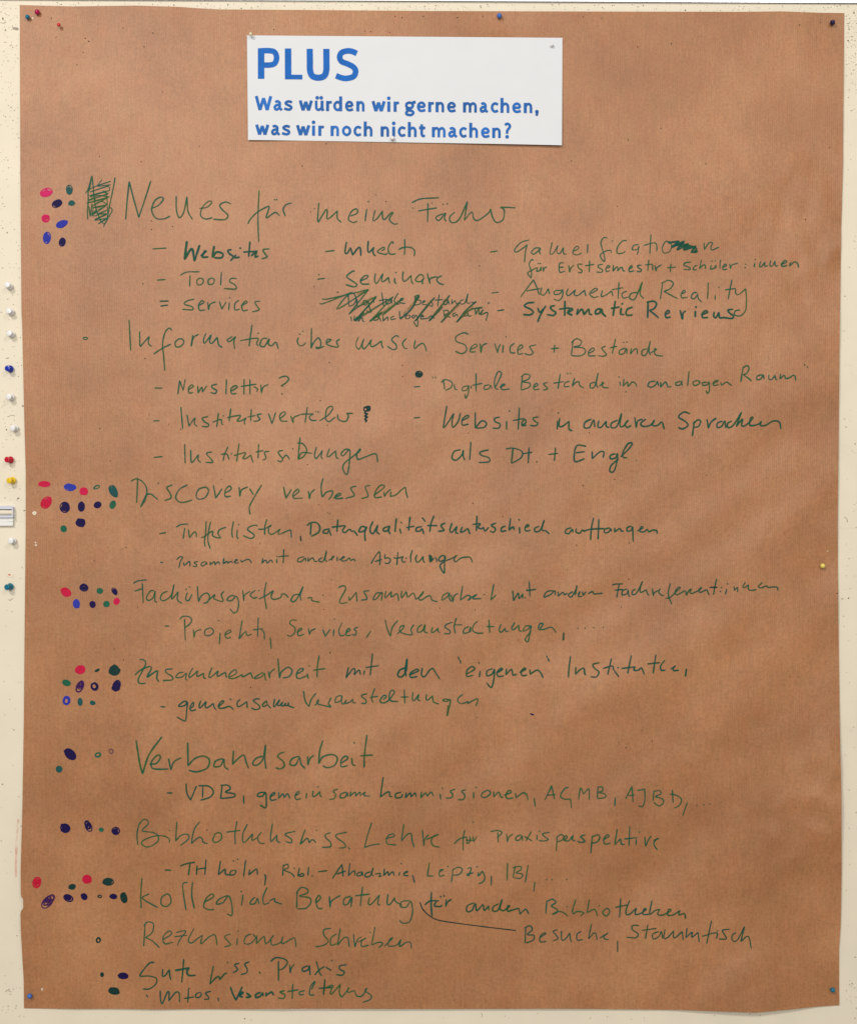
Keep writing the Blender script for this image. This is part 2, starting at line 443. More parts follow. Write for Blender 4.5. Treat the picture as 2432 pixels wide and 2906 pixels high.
STROKES = r'''
@scribble|crossed-out first letter under a dense green scribble
Y 4 g: 200,360 205,620 190,780 195,955; 205,390 275,118! 300,330 320,560 360,770 420,930 460,1010; 275,118 235,340 215,420; 280,650 245,900! 215,700; 720,145 690,330 630,620 605,740 570,930
Y 3.2 g: 150,460 210,390 380,310 635,225! 380,315 640,290! 245,430 480,350 600,330 615,400! 230,500 560,410! 235,525 480,440 590,460! 220,590 400,500 610,525! 185,640 350,605 560,545! 300,690 450,610 570,670! 300,730 440,715 570,670
Y 3.2 g: 380,310 470,190; 480,405 545,450 565,560 570,720 580,930 520,1040 500,1110; 390,780 540,700! 280,870 330,800 370,790! 280,875 360,880 560,780! 400,850 560,845! 330,960 420,920 560,860! 335,970 590,930! 400,1040 460,1000 590,920; 460,1000 520,1045 590,920; 590,735 650,740 660,800 620,870 600,920; 270,700 300,720 280,870; 335,560 340,600 310,640
@line|green handwriting reading "Neues für meine Fächer"
A 4.4 g: 783,312 793,190 805,75! 835,190 865,298! 905,180 940,70; 940,242 985,225 1018,185 1000,172 965,195 945,250 970,302 1020,308 1060,290; 1098,165 1100,255 1118,300 1145,265 1165,170! 1172,260 1200,312; 1242,242 1290,235 1320,205 1300,198 1262,235 1250,285 1280,308 1325,300; 1440,215 1405,202 1370,222 1385,250 1420,285 1400,312 1330,310; 1615,130 1608,300 1612,452; 1545,340 1560,310 1605,265 1665,232 1678,235 1660,300 1700,275 1720,268 1745,290; 1712,188; 1725,188
B 4.4 g: 62,208 25,220 8,250 22,292
[880,550,600,1008] 4.4 g: 42,40 36,120 40,132! 75,75 82,80 80,115 95,112 130,80! 130,115 150,135; 190,105 225,90 220,70 195,85 183,120 205,135 225,128; 270,70 262,130; 278,35; 310,75 300,125 320,115 345,80! 345,110 355,120 385,90 395,88 378,120 400,142 420,140; 485,40 530,22 615,17; 562,42 560,135; 515,80 605,65; 635,92 600,110 615,125 645,90 640,115 650,130; 634,48; 654,46; 690,85 665,110 675,135 710,120 750,35! 735,125! 770,85 780,115 800,125 850,90 860,70! 870,110 890,135 920,120 925,75 910,62 980,65
@line|dark green handwriting reading "Websites" after a dash
A 4 g: 950,495 1038,490
A 7 d: 1165,445 1158,500 1150,560! 1195,495 1212,570! 1245,470; 1250,540 1285,510 1275,510 1262,545 1300,545; 1335,475 1325,545 1350,515 1388,525 1380,550 1335,550
A 6 d: 1445,500 1420,505 1430,525 1455,545 1435,570; 1470,530 1465,550 1495,545; 1497,490; 1558,448 1550,545; 1515,515 1590,510; 1565,540 1590,515 1600,510 1590,545 1612,538
A 5 g: 1680,495 1640,500 1655,530 1665,545 1630,558
@line|green handwriting reading "Tools" after a dash
A 4.2 g: 978,690 1032,686; 1122,660 1165,640 1245,638; 1185,660 1182,730; 1250,675 1228,690 1232,718 1258,715 1268,690 1250,675; 1320,675 1298,690 1302,716 1328,712 1336,688 1320,675; 1380,638 1375,722; 1475,680 1440,680 1432,700 1465,720 1468,745 1395,742
@line|green handwriting reading "Services" after a double dash
A 5 d: 995,822 1052,820;1000,852 1048,845
A 4.4 g: 1212,808 1165,820 1150,840 1195,855 1200,875 1135,872; 1235,850 1270,830 1258,818 1238,845 1245,878 1280,875; 1295,825 1300,875! 1310,840 1345,825; 1368,822 1382,870! 1410,825; 1430,830 1425,878; 1432,800; 1490,815 1465,835 1465,875 1495,870; 1500,850 1540,830 1530,820 1508,850 1515,880 1545,875; 1622,822 1590,825 1600,850 1615,875 1570,888
@line|green handwriting reading "Inhalte" after a dash
B 4.5 g: 268,512 330,505
[960,670,300] 5.4 d: 140,88 120,180 115,275 150,280 190,210 205,190! 240,310! 320,200 365,195 375,325; 500,70 490,180 495,260 520,262 590,180! 575,260 600,310 625,322
[960,670,300] 4.4 g: 715,240 770,210 765,185 735,185 650,255 770,298 825,280; 912,130 905,90 870,110 830,190 840,270 885,298 955,285; 1103,40 1105,190 1100,310; 1000,220 1060,190 1150,178 1230,195 1270,250 1260,330
@line|green handwriting reading "Seminare" after a dash
B 4.3 g: 220,685 270,678; 230,656
[960,670,300] 4.6 g: 280,580 235,580 140,660 170,700 290,780 310,810 260,838 120,800; 370,740 480,690 490,655 440,655 370,730 400,790 520,792; 620,612 605,680 610,760 645,775 740,620! 720,740 760,745 835,680! 840,740 865,780; 940,690 935,750 965,790; 958,598; 1080,580 1068,680 1080,735 1120,740 1210,650! 1215,740 1245,795; 1420,690 1400,645 1350,640 1285,710 1300,745 1370,750 1425,690! 1400,740 1400,800; 1480,610 1500,700 1525,790! 1520,720 1560,685 1650,670; 1725,655 1680,670 1635,720 1680,780 1757,805
@scribble|struck-out phrase under long slanting green hatching
S 3.6 d: 340,100 345,215; 320,110 380,95 410,150 385,200 345,215; 420,150 415,205 440,215; 510,165 480,165 470,195 500,200 515,165 530,230 545,260 520,270 505,250; 560,150 570,185; 637,88 655,215; 610,165 690,150; 720,150 680,165 680,195 715,185 725,150 730,190; 785,95 750,160 770,195 800,190; 800,170 830,150 810,145 800,180 850,190; 940,120 925,200; 925,130 965,115 970,135 940,155 985,165 975,195 925,205; 1000,185 1025,170 1010,165 1000,195 1040,200; 1090,165 1070,170 1090,190 1085,215 1060,205; 1150,110 1135,215; 1110,160 1180,155; 1215,150 1190,170 1195,200 1220,190 1225,155 1240,200; 1265,150 1260,195! 1290,165 1300,190 1320,190; 1370,155 1335,170 1345,195 1380,180 1405,100! 1395,180 1430,185; 1430,175 1470,185; 238,85 242,98; 248,80 252,95; 1582,178 1588,195; 1595,175 1600,192
S 3.6 d: 362,305 370,350; 395,300 390,345! 420,310 430,350! 460,315 470,345 485,350; 605,300 570,315 570,340 605,330 610,300 630,350; 650,300 650,345! 690,310 690,345; 750,300 720,315 725,335 755,325 765,330; 795,255 800,330; 870,290 850,310 855,325 880,322 890,300 870,290; 930,290 905,305 920,320 945,295 960,350 950,395 920,350; 985,300 1010,310 1000,290 985,325 1020,325 1050,320 1080,300 1110,325; 1185,245 1200,320; 1185,255 1225,250 1230,275 1195,290! 1250,315; 1300,270 1270,285 1280,305 1305,285 1315,310; 1370,270 1365,300 1400,295 1405,270! 1410,300 1440,300; 1470,240 1475,290! 1500,240 1505,290! 1540,245 1520,290 1580,270 1565,345
S 4 g: 85,188 130,186 370,90! 300,150 235,240! 290,215 520,65! 345,285! 420,225 590,125! 400,345! 560,240 740,130! 530,350! 700,240 830,140! 640,300; 105,150 180,145 520,65
S 5.5 d: 590,130 400,345; 480,270 400,348; 640,265 530,350; 800,330 900,240 970,115; 960,130 930,160; 1060,185 940,345; 1110,135 930,350; 1245,115 1060,345! 1180,220; 1330,180 1165,360; 1480,170 1390,250 1305,355! 1420,250 1535,225
S 7 y: 370,250 560,135; 430,320 700,155; 560,330 800,160; 830,290 960,140; 970,300 1090,150; 1090,310 1230,140; 1200,320 1330,200; 1340,320 1450,210; 420,110 500,80
@line|green handwriting reading "Gameification" with an inked-out letter
B 4 g: 1295,515 1345,508; 1540,440 1490,455 1450,500 1462,515 1500,492 1530,468! 1518,510 1512,578; 1610,490 1580,490 1555,515 1570,528 1600,505 1610,490 1605,515 1612,530
T 4 g: 525,75 560,55 550,40 528,60 522,88 550,98 580,85; 620,25 617,88
C 3.8 g: 262,412 240,408 222,440 235,490 245,530 240,552 218,515 250,490 280,485 285,500; 290,428; 378,425 350,430 322,465 320,500 350,502 370,490; 450,450 420,455 410,480 440,478 450,460 445,490 438,512; 522,388 515,505; 478,455 545,440 558,470 555,492; 640,435 610,432 590,470 600,500 635,490 645,450 620,432; 840,440 842,480! 870,440 890,440 880,470 890,482 930,465
C 6.5 d: 625,440 690,430! 650,465 720,430! 680,480 745,445! 720,480 790,460! 765,495 800,490 780,500; 670,450 760,470; 690,440 790,470 780,495
[1440,670,640,1008] 4 g: 200,25 190,75 205,75 225,40! 220,70 235,75 250,50! 250,75 265,80
@line|small green handwriting reading "für Erstsemester + Schüler:innen"
T 4.2 g: 265,135 250,130 235,160 250,210 248,250! 225,218 260,195 285,180; 290,178 285,205 305,200 312,178 312,205; 295,155; 308,155; 325,175 328,208! 335,185 352,175; 465,150 435,155 435,210 470,205; 435,180 462,178; 495,165 500,212! 508,185 530,165; 585,160 555,160 560,185 582,200 575,215 555,212; 632,132 628,212; 600,170 662,160; 720,160 690,165 688,180 715,195 710,212 675,210; 745,188 765,175 752,168 738,190 745,208 765,200; 788,165 785,205! 805,180 815,178 815,205! 835,180 845,180 850,200 865,205; 890,190 912,178 905,168 890,190 895,208 925,202; 975,165 945,170 955,185 972,195 965,208 940,205; 1020,128 1012,205; 995,165 1040,160 1045,180 1045,200; 1060,165 1066,205! 1075,180 1105,162
T 4 g: 1165,155 1160,212; 1140,182 1200,178; 1300,145 1260,150 1250,165 1285,180 1290,195 1245,192; 1340,165 1318,175 1312,195 1335,195; 1365,130 1352,190! 1375,165 1390,168 1392,192; 1430,165 1425,190 1450,185 1460,165 1460,188; 1435,140; 1455,138; 1490,130 1485,188; 1505,180 1530,168 1520,158 1505,180 1510,195 1535,190; 1550,155 1555,188! 1565,165 1605,152; 1655,160; 1652,180
C 4.2 g: 1145,560 1140,585; 1148,538; 1180,550 1172,580 1185,582 1205,555! 1205,580 1225,575; 1240,545 1235,575 1250,578 1265,550! 1268,578 1285,575; 1300,570 1335,555 1325,545 1305,565 1310,580 1340,575; 1358,555 1352,580! 1380,555 1400,562 1408,588
@line|pale green handwriting reading "Augmented Reality"
B 4 g: 1305,770 1352,765
[1420,770,740,1008] 4 g: 78,98 110,55 128,32! 140,60 150,90; 100,75 155,65; 160,60 155,85 170,90 185,65! 190,88; 235,72 210,75 210,88 230,85 240,70 240,95 225,112 205,105; 262,65 255,85 265,92 290,70! 285,88 300,92 325,72! 330,95; 350,85 375,70 365,65 345,85 360,100 380,95; 395,72 390,95 405,92 430,75! 435,95; 458,40 455,105; 430,70 475,62; 490,75 470,85 475,102 495,98; 530,80 505,85 500,102 520,105 548,40! 540,85 555,105
T 4 g: 1110,285 1095,390; 1100,285 1150,265 1180,285 1160,320 1120,338! 1170,365 1210,385; 1235,355 1260,340 1250,330 1232,355 1238,380 1275,375; 1340,345 1310,350 1298,378 1320,385 1340,355! 1345,385 1370,410; 1410,278 1405,390; 1455,360 1455,395; 1480,312; 1565,260 1540,390; 1520,328 1590,318; 1590,320 1590,350 1610,358 1655,320! 1660,380 1655,460 1620,498 1580,490 1590,465 1620,460
@line|bold dark green handwriting reading "Systematic Reviews"
T 5 d: 25,465 72,458
T 6 d: 270,410 225,415 205,435 245,455 262,475 240,492 195,490; 290,445 305,475 330,450; 345,430 310,490 290,540; 405,430 375,440 385,460 408,475 395,495 350,490; 470,398 468,500; 430,455 500,445; 480,480 510,465 520,455 505,450 490,480 520,495; 555,450 548,490! 580,455 595,490! 625,455 630,485 650,490; 705,450 675,460 670,485 695,480 710,455 715,480 740,505; 800,398 785,500; 770,450 830,440; 840,445 835,485 860,490; 845,420; 915,440 880,455 870,480 880,495 915,492
T 6 d: 1015,405 1012,515; 1005,410 1050,402 1070,420 1055,450 1025,462! 1060,490 1085,512; 1130,490 1155,475 1145,462 1128,485 1135,510 1165,505; 1225,460 1240,520! 1245,480 1265,465; 1325,465 1325,508; 1330,440; 1370,490 1405,475 1390,465 1370,485 1375,510 1410,508; 1450,470 1445,500 1460,510 1480,475! 1485,510 1510,510; 1575,455 1540,460 1550,480 1575,500 1565,515 1500,508
@line|green handwriting reading "Information über unsen Services + Bestände"
[340,890,480,1008] 4.4 g: 55,35 65,220; 118,105 120,190 130,185 175,135! 170,175 190,195; 310,100 295,85 270,110 255,180 262,260 268,340; 200,240 255,205 305,180; 350,150 330,170 335,195 360,195 382,170 370,150 345,150; 435,125 425,195! 440,140 470,122; 515,115 500,150 505,175 545,125! 535,165 550,175 580,140! 590,185 612,200; 670,135 640,155 655,165 690,135! 680,165 685,210; 788,65 770,195; 715,160 820,145 815,175 825,192; 825,115; 880,145 850,150 835,185 860,195 890,150 885,180 905,190 930,170 945,210
[820,920,420] 4.2 g: 115,155 98,200 120,245 160,252 205,215; 127,118; 155,85 175,78; 268,40 265,200 262,285! 290,220 345,160 375,200 370,270 320,272 345,288 420,258; 450,220 500,182 455,180 450,235 520,262 585,266 565,205 605,172; 825,148 795,230 810,280 840,285 890,170! 870,250 890,290 940,240 980,178! 965,230 985,265 1040,240 1095,200 1100,240 1118,285; 1305,155 1275,132 1220,180 1270,240 1275,285 1230,298 1168,258; 1395,165 1350,220 1370,280 1408,288; 1500,185 1485,270 1500,285 1540,245 1590,225 1620,270 1630,320
E 4.2 g: 1165,150 1130,140 1085,165 1090,195 1140,215 1150,250 1120,270 1080,255; 1175,245 1215,225 1205,210 1180,230 1175,258 1210,258; 1235,205 1240,265! 1250,220 1280,205; 1325,205 1345,265! 1350,235 1362,210; 1380,215 1375,265; 1397,165; 1450,205 1425,225 1425,262 1455,265; 1470,250 1500,230 1490,215 1470,240 1475,272 1505,268; 1585,215 1545,225 1555,245 1565,265 1545,278 1510,270; 1700,215 1695,265; 1675,240 1728,235
F 4 g: 55,180 45,270; 45,195 75,170 105,185 95,210 60,220 115,225 130,250 100,272 45,272; 148,258 180,240 175,225 150,245 150,272 190,272; 250,215 228,225 240,245 255,265 235,275 205,272; 310,170 290,260; 275,225 320,215; 370,225 335,240 335,262 360,258 375,230 378,262; 358,192; 378,190; 405,228 398,262! 425,232 438,235 440,262; 500,230 470,240 470,268 495,262 518,185! 510,240 520,268; 520,255 555,235 545,230 548,265 595,275
@line|green handwriting reading "Newsletter ?" after a dash
D 4.4 g: 962,485 1012,485; 1108,525 1120,440! 1142,500! 1155,428; 1175,495 1205,475 1195,465 1175,485 1180,515 1205,512; 1232,470 1235,515! 1258,480 1262,510! 1290,470; 1355,460 1320,470 1325,485 1350,500 1340,518 1310,512; 1412,430 1408,525; 1440,505 1478,480 1465,470 1440,490 1445,520 1475,518; 1522,428 1520,525; 1558,430 1558,525; 1500,475 1600,460; 1580,475 1605,490 1600,510; 1625,462 1630,515! 1640,480 1672,462
E 4.4 g: -20,425 0,415 28,412 42,430 22,455 -5,470! 10,474; 0,522
@line|green handwriting reading "Institutsverteiler" after a dash
D 4.4 g: 955,690 995,688
[480,1120,600] 4.3 g: 97,100 113,282; 148,165 165,262! 195,215 215,195 210,240 235,265; 325,180 275,195 295,225 328,245 318,265 270,262; 410,150 395,270; 360,228 430,205 435,235 450,250; 450,175; 513,112 498,222; 480,190 590,172 565,215 600,215 640,190! 625,220 630,248; 683,118 678,220; 650,185 720,172; 772,158 735,165 740,185 755,205 720,220 700,215; 825,155 855,240! 885,145; 920,200 965,160 955,140 920,170 930,215 985,220; 1010,175 1030,232! 1035,190 1090,165; 1148,100 1130,232; 1090,162 1200,158; 1200,155 1165,185 1185,212 1225,212; 1218,140; 1240,145; 1248,218 1320,170 1360,115 1345,95 1310,120 1300,195 1330,222 1380,185; 1400,160 1405,200 1440,220 1475,215 1490,170 1475,155 1530,155
@scribble|tiny dark scribble over a question mark
E 4.5 k: 510,605 545,600 545,625 512,625 520,605 548,610! 515,640 535,645 515,660 535,665 515,680 530,685 518,700; 525,600 535,625; 525,640 520,690
@line|green handwriting reading "Institutssitzungen" after a dash
D 4.4 g: 958,918 1015,912
[500,1240,600] 4.3 g: 70,55 75,220; 120,105 125,205 140,205 185,145! 182,190 205,212; 300,125 260,130 255,145 295,190 300,212 245,210; 432,78 400,150 390,200; 370,145 420,142 440,188; 460,140; 523,52 502,205; 478,155 575,130 555,175 580,178 620,150! 630,185 640,212; 685,58 680,180; 660,125 725,112; 775,118 735,125 740,150 745,180 715,190; 890,110 850,120 860,150 885,180 870,205 840,195; 890,175 915,150 945,188; 968,98; 1030,0 1012,185; 1003,50 1050,55 1085,105 1060,160 1015,185! 1045,130 1130,135; 1165,82 1150,150 1165,178 1215,112! 1205,165 1220,180; 1275,95 1255,150 1265,165 1325,115! 1330,165 1350,182; 1435,100 1400,105 1370,140 1390,155 1440,105 1440,200 1425,300 1405,305 1385,260 1400,215 1470,160 1520,120 1530,98 1500,140 1510,185 1560,170 1640,140 1665,150 1675,212
@line|green handwriting reading "Digitale Bestände im analogen Raum" in quotation marks
E 4 g: 820,478 862,475; 938,412 942,425; 955,412 960,425; 1005,430 1015,495; 990,450 1020,432 1060,450 1055,480 1020,500; 1075,460 1078,490 1095,495; 1160,470 1130,478 1125,500 1150,498 1165,470 1160,520 1145,548 1140,520; 1180,470 1180,490; 1210,392 1210,510; 1185,468 1250,455; 1295,465 1265,470 1262,492 1290,488 1300,468 1310,490; 1330,480 1355,430 1368,390 1345,385 1325,440 1330,485 1350,492; 1355,480 1390,465 1380,460 1365,475 1375,495 1420,490; 1500,405 1490,495; 1490,415 1515,398 1545,405 1535,430 1500,445 1545,455 1540,480 1490,498; 1570,480 1595,465 1585,455 1568,475 1575,495 1605,490; 1655,450 1630,458 1645,475 1655,490 1625,498; 1735,395 1720,490; 1690,455 1757,445
F 4 g: 35,425 8,435 5,458 35,455; 22,380; 38,378; 65,405 50,455! 75,430 90,430 95,450 118,465; 190,430 160,440 160,465 185,455 205,375! 195,440 205,465; 210,455 240,435 230,432 235,460 270,465; 335,425 340,455; 330,400; 372,488; 360,410 355,455! 380,430 385,458! 410,430 430,440 436,458
F 4.4 g: 550,425 515,430 505,455 530,460 555,440 560,425 568,455; 580,430 580,460! 610,430 625,460 645,455; 700,425 670,435 675,450 700,445 705,425 710,455; 750,365 742,455; 800,420 775,430 780,450 805,445 815,430 800,420; 860,430 830,435 835,450 860,445 870,430 872,480 860,498 852,480; 890,440 925,425 915,420 895,435 900,450 930,445; 940,430 945,450! 975,430 990,440 1008,452; 1075,340 1060,430; 1070,345 1100,332 1110,350 1095,378 1075,385! 1110,410 1125,425; 1190,385 1160,395 1158,415 1180,412 1195,388 1200,415; 1230,385 1228,410 1245,415 1265,390! 1270,412 1280,415; 1300,380 1295,412! 1320,390 1330,408 1350,405 1375,390 1385,395 1390,422; 1440,322 1448,332; 1458,335 1462,345
@line|dark green handwriting reading "Websites in anderen Sprachen"
E 4.6 d: 820,672 862,668; 1028,595 1012,690 1008,732 1035,700 1070,645! 1060,700 1068,730 1100,690 1112,640; 1120,690 1165,665 1155,655 1125,680 1125,715 1165,710; 1205,635 1205,735! 1245,690 1275,705 1260,730 1210,735; 1360,665 1325,675 1330,695 1360,710 1350,735 1312,735; 1400,690 1400,745; 1418,628; 1480,605 1472,745; 1438,688 1510,675; 1490,720 1520,700 1515,680 1495,700 1500,720 1525,715; 1600,665 1565,672 1575,690 1595,705 1580,720 1545,718; 1722,640
F 5 d: -38,660 -40,715
[1260,1150,480,1008] 5 d: 690,75 685,120 705,125 745,95! 745,140 765,152
[1640,1150,600,1008] 5 d: 65,65 35,80 30,105 55,105 75,70 80,105; 100,72 95,100 110,105 135,75! 135,100 150,105; 190,70 160,85 160,105 185,100 208,38! 200,95 215,100 240,70 225,90 235,105 255,95; 270,55 278,105! 285,75 310,65; 325,65 300,85 310,100 345,95 365,70! 355,95 380,95 400,80 412,115; 535,40 505,32 480,55 510,75 525,95 500,112 478,105; 555,75 545,148; 548,90 570,70 585,75 575,100 550,105; 615,65 622,108! 635,80 660,60; 690,75 665,85 665,105 685,100 700,75 705,110; 735,75 715,85 715,105 740,95 780,32! 755,100! 785,65 780,95 800,95 835,60 825,58 820,95 860,90 875,75! 870,95 895,95 930,75 960,80 968,115
@line|dark green handwriting reading "als Dt. + Engl."
E 4.6 d: 1115,870 1075,880 1060,920 1085,935 1120,905 1130,875 1130,910 1140,935; 1178,820 1170,935; 1290,870 1235,885 1245,905 1290,920 1290,945 1225,950; 1440,860 1430,955; 1395,865 1440,860 1495,880 1490,920 1430,955; 1540,855 1535,955; 1500,895 1560,885; 1588,945; 1705,855 1698,940; 1660,900 1722,892
F 5 d: 135,815 75,815 65,905 125,890; 70,855 125,848; 170,845 170,890! 215,850 240,850 235,885; 310,860 280,870 280,890 310,885 320,860 320,900 300,965 275,965 285,930 330,890; 340,880 390,830 410,800 385,800 355,850 355,880 380,885; 432,898 438,902
@line|green handwriting reading "Discovery verbessern"
G 4.5 g: 858,78 852,235; 815,100 850,85 890,105 915,150 905,215 875,262! 910,190 940,180 960,195 985,215; 988,112; 1075,122 1040,140 1060,175 1065,205 1025,220; 1170,122 1120,150 1095,200 1120,230 1165,228 1200,215; 1285,135 1240,150 1222,190 1240,212 1280,200 1300,160 1285,135; 1330,125 1345,205! 1385,145; 1400,175 1440,150 1430,130 1405,155 1405,195 1440,192; 1490,135 1495,195! 1505,155 1545,135; 1555,145 1580,185; 1632,122 1590,190 1555,260 1560,310
H 4.4 g: 10,135 25,205! 60,150; 70,195 105,165 98,150 72,175 75,205 130,205; 165,160 172,210! 180,175 205,150; 258,80 245,130 252,195 275,170 315,160 310,190 290,215; 320,205 365,185 360,175 335,190 335,208 385,205; 465,130 430,140 440,165 450,190 395,208; 550,125 520,135 530,165 535,195 495,208; 570,190 625,150 640,130 615,125 585,160 580,200 625,198; 635,165 640,195! 655,170 680,150; 680,165 675,195! 710,185 750,150 770,140 775,175 785,205
@line|green handwriting reading "Trefferlisten, Datenqualitätsunterschiede auffangen"
G 4.4 g: 992,428 1035,420
[480,1460,400] 4.3 g: 85,160 150,125 240,120; 195,165 175,305; 240,185 255,290! 310,220 335,230 340,285; 462,80 455,230 440,340 452,405; 517,90 490,220 485,330 512,430; 395,288 440,275 520,215 545,215 540,260 580,285 640,290 610,240 630,190 710,158; 803,82 782,210 792,292; 850,185 845,270 862,308; 868,125; 1100,150 1085,132 1010,150 980,190 1050,245 1060,275 1010,298 920,262; 1217,58 1195,150 1190,255; 1110,185 1190,178 1275,132! 1240,170 1245,230 1290,245 1385,180! 1360,230 1380,245 1500,195 1520,215 1522,290
[480,1460,400] 4.6 k: 1635,265 1645,335
[860,1450,540] 5.2 d: 75,115 68,225; 35,135 70,110 125,108 155,150 140,200 75,235; 250,165 200,175 185,200 225,205 240,180 260,230; 322,78 312,195; 262,150 390,135; 395,135 365,180 385,200 430,170 450,190 470,185 505,230; 580,150 540,145 515,190 560,185 590,145! 570,200 575,280; 645,95 620,160 625,200 650,205 690,130! 680,190 710,215; 795,140 745,160 745,185 780,180 800,140 790,180 805,215; 862,65 848,195; 892,160 905,210; 900,103 915,112; 988,52 975,185; 950,155 1030,140; 1100,145 1050,155 1045,185 1080,185 1100,165 1115,215; 1098,58 1130,100; 1210,42 1180,120 1170,195; 1145,135 1240,135; 1315,112 1275,130 1285,155 1300,180 1245,188; 1375,110 1355,180 1375,195 1420,145! 1410,195 1435,210; 1470,145 1455,195 1490,185 1520,165 1540,215; 1605,42 1600,185; 1562,125 1640,115; 1640,120 1615,150 1645,165 1665,150! 1680,185 1715,150
H 5.2 d: 1335,360 1305,375 1330,395 1320,418 1295,410; 1395,380 1370,390 1368,412 1400,408; 1425,330 1415,405! 1440,385 1448,405; 1480,385 1482,428; 1478,340; 1515,390 1540,378 1530,370 1515,390 1520,410 1550,405; 1605,380 1575,395 1580,415 1610,405 1635,342! 1620,400 1640,410; 1640,405 1668,430
I 5 d: 45,375 15,385 8,405 30,410 50,385 55,405; 75,378 72,400 95,408 110,390 130,395; 178,315 165,380 160,450; 115,400 155,385 245,380; 210,322 205,445; 275,375 245,385 245,405 270,400 280,380 285,400; 305,375 305,400! 335,380 345,395 360,395; 405,365 380,375 380,395 405,390 412,370 415,460; 440,395 475,375 465,368 455,395 480,400 500,385 510,400 530,390 555,392 560,412
@line|small green handwriting reading "zusammen mit anderen Abteilungen"
G 4 d: 998,606 1018,606; 1100,590 1120,572 1138,575 1125,600 1115,640; 1145,605 1150,625 1180,600 1185,632; 1235,600 1210,608 1225,620 1225,632 1200,630; 1280,600 1255,612 1258,628 1280,620 1285,605 1292,622; 1310,600 1310,622! 1335,602 1340,622! 1360,602 1370,620; 1395,580 1392,615! 1415,600 1420,612! 1440,600 1450,610; 1455,605 1480,592 1470,588 1465,610 1490,608; 1500,590 1505,605! 1540,588 1560,595 1568,612; 1640,580 1632,612! 1655,592 1665,612! 1690,592 1700,610; 1725,585 1725,612; 1728,570
H 4 d: 12,522 8,612; -20,570 45,565; 140,570 105,580 98,600 120,602 145,580 150,600; 165,575 162,600! 190,578 205,600 225,598; 255,575 230,590 240,602 260,595 278,535! 270,590 285,600; 290,595 325,572 315,570 310,595; 345,570 345,600; 355,590 390,575 380,570 370,595 400,595 420,578 430,595 445,585 460,600
[1040,1550,320] 4.2 d: 70,275 130,170 195,88 210,130 205,300; 130,240 245,205; 295,120 285,190 330,180 375,215 340,270 285,260; 490,90 472,298; 420,178 480,190 570,165 550,200 565,245 620,245; 618,188; 720,55 690,150 692,258; 790,130 765,190 780,245 820,240 885,160! 885,230 912,258; 1060,180 1085,190 1095,250; 1220,150 1170,150 1120,210 1160,235 1225,200 1220,150 1215,300 1210,420 1160,350 1150,290 1230,230 1330,190 1410,140! 1365,200 1390,245 1470,185 1560,170 1620,180 1650,255
[1040,1550,320] 6 d: 980,130 995,250! 1010,150 1000,240! 1050,185
@line|green handwriting reading "Fachübergreifende Zusammenarbeit mit anderen Fachreferent:innen"
G 4.4 g: 830,738 860,722 915,715
[380,1650,580] 4.3 g: 72,15 80,190; 5,85 75,62; 175,80 140,85 108,140 125,165 165,140 182,85 180,165 200,182; 290,85 245,105 228,150 260,165 320,120 345,25! 325,150 380,90! 375,160 415,190; 460,95 445,150 470,165 500,110; 450,68; 480,48; 545,40 555,175! 580,125 625,100 650,130 630,180 595,188; 645,160 695,115 690,150 765,172 752,115 775,85; 870,125 830,125 800,160 840,165 880,130 900,180 890,250 860,272 825,235; 935,75 945,170! 950,120 1000,85; 1045,75 1000,115 1030,145 1060,135; 1075,80; 1138,5 1122,110 1140,238; 1075,152 1130,125 1200,80! 1180,130 1200,155 1260,140 1270,110! 1300,110 1330,140; 1420,110 1375,120 1350,165 1390,165 1455,45! 1430,120 1440,165; 1490,145 1530,140 1530,165 1600,180; 1625,120
[940,1650,780] 4.3 g: 45,40 80,28 92,50 55,120 60,140 105,135; 115,95 118,120 160,70! 165,130; 245,60 210,65 225,95 225,115 190,120; 320,75 290,75 268,115 290,110 325,70 320,125; 350,60 345,105 385,65! 385,100 420,80 432,125; 450,60 450,105 480,65! 490,100 525,75 540,115! 575,90 590,65 560,105 575,120 615,95 635,95 645,120 680,130; 750,70 715,90 710,120 745,95 755,75 755,110 770,130; 765,85 778,130! 785,95 812,75; 840,28 825,120! 870,90 890,100 870,125; 880,120 900,100 930,85 905,110 960,110; 978,85; 1040,15 1020,120! 1055,85
[940,1650,780] 4.3 d: 1160,60 1165,125! 1195,75 1200,110 1225,80! 1222,110; 1240,105; 1248,48 1252,58; 1265,0 1270,95; 1245,60 1310,50; 1425,60 1380,65 1360,100 1400,85 1430,60 1430,90; 1450,65 1450,95! 1480,70 1490,85 1510,75; 1545,65 1515,85 1535,100 1565,50 1570,25! 1560,90; 1575,85 1590,65 1580,95 1605,95; 1605,65 1610,90! 1630,65; 1640,80 1670,65 1680,80 1735,75
[1720,1630,500] 4.2 d: 58,110 90,98 170,95; 130,95 105,235; 82,160 170,150; 215,145 165,165 160,205 205,195 220,160 225,210 240,225; 295,145 265,165 260,200 295,195 330,140 362,68! 340,140 345,180 400,155! 410,190 430,212; 462,140 470,215! 480,185 520,160; 540,140 525,180 560,212 580,205; 640,88 620,200 655,300; 588,240 640,230 700,170 740,135 720,130 690,170 705,205 790,160; 795,165 800,210! 830,155 850,150 835,180 860,190 940,150 950,130 925,155 940,180 1000,155 1015,180 1030,208; 1103,45 1085,120 1070,205; 1150,132; 1138,172; 1205,145 1188,200; 1210,95; 1275,118 1280,160! 1310,130 1310,178; 1390,78 1365,120 1375,135 1420,105! 1420,150 1460,160 1500,150; 1560,80 1520,120 1545,135 1600,115 1612,130 1680,125 1710,135 1712,165
[1720,1630,500] 4.8 k: 1030,130 1110,130
@line|green handwriting reading "Projekte, Services, Veranstaltungen, ...."
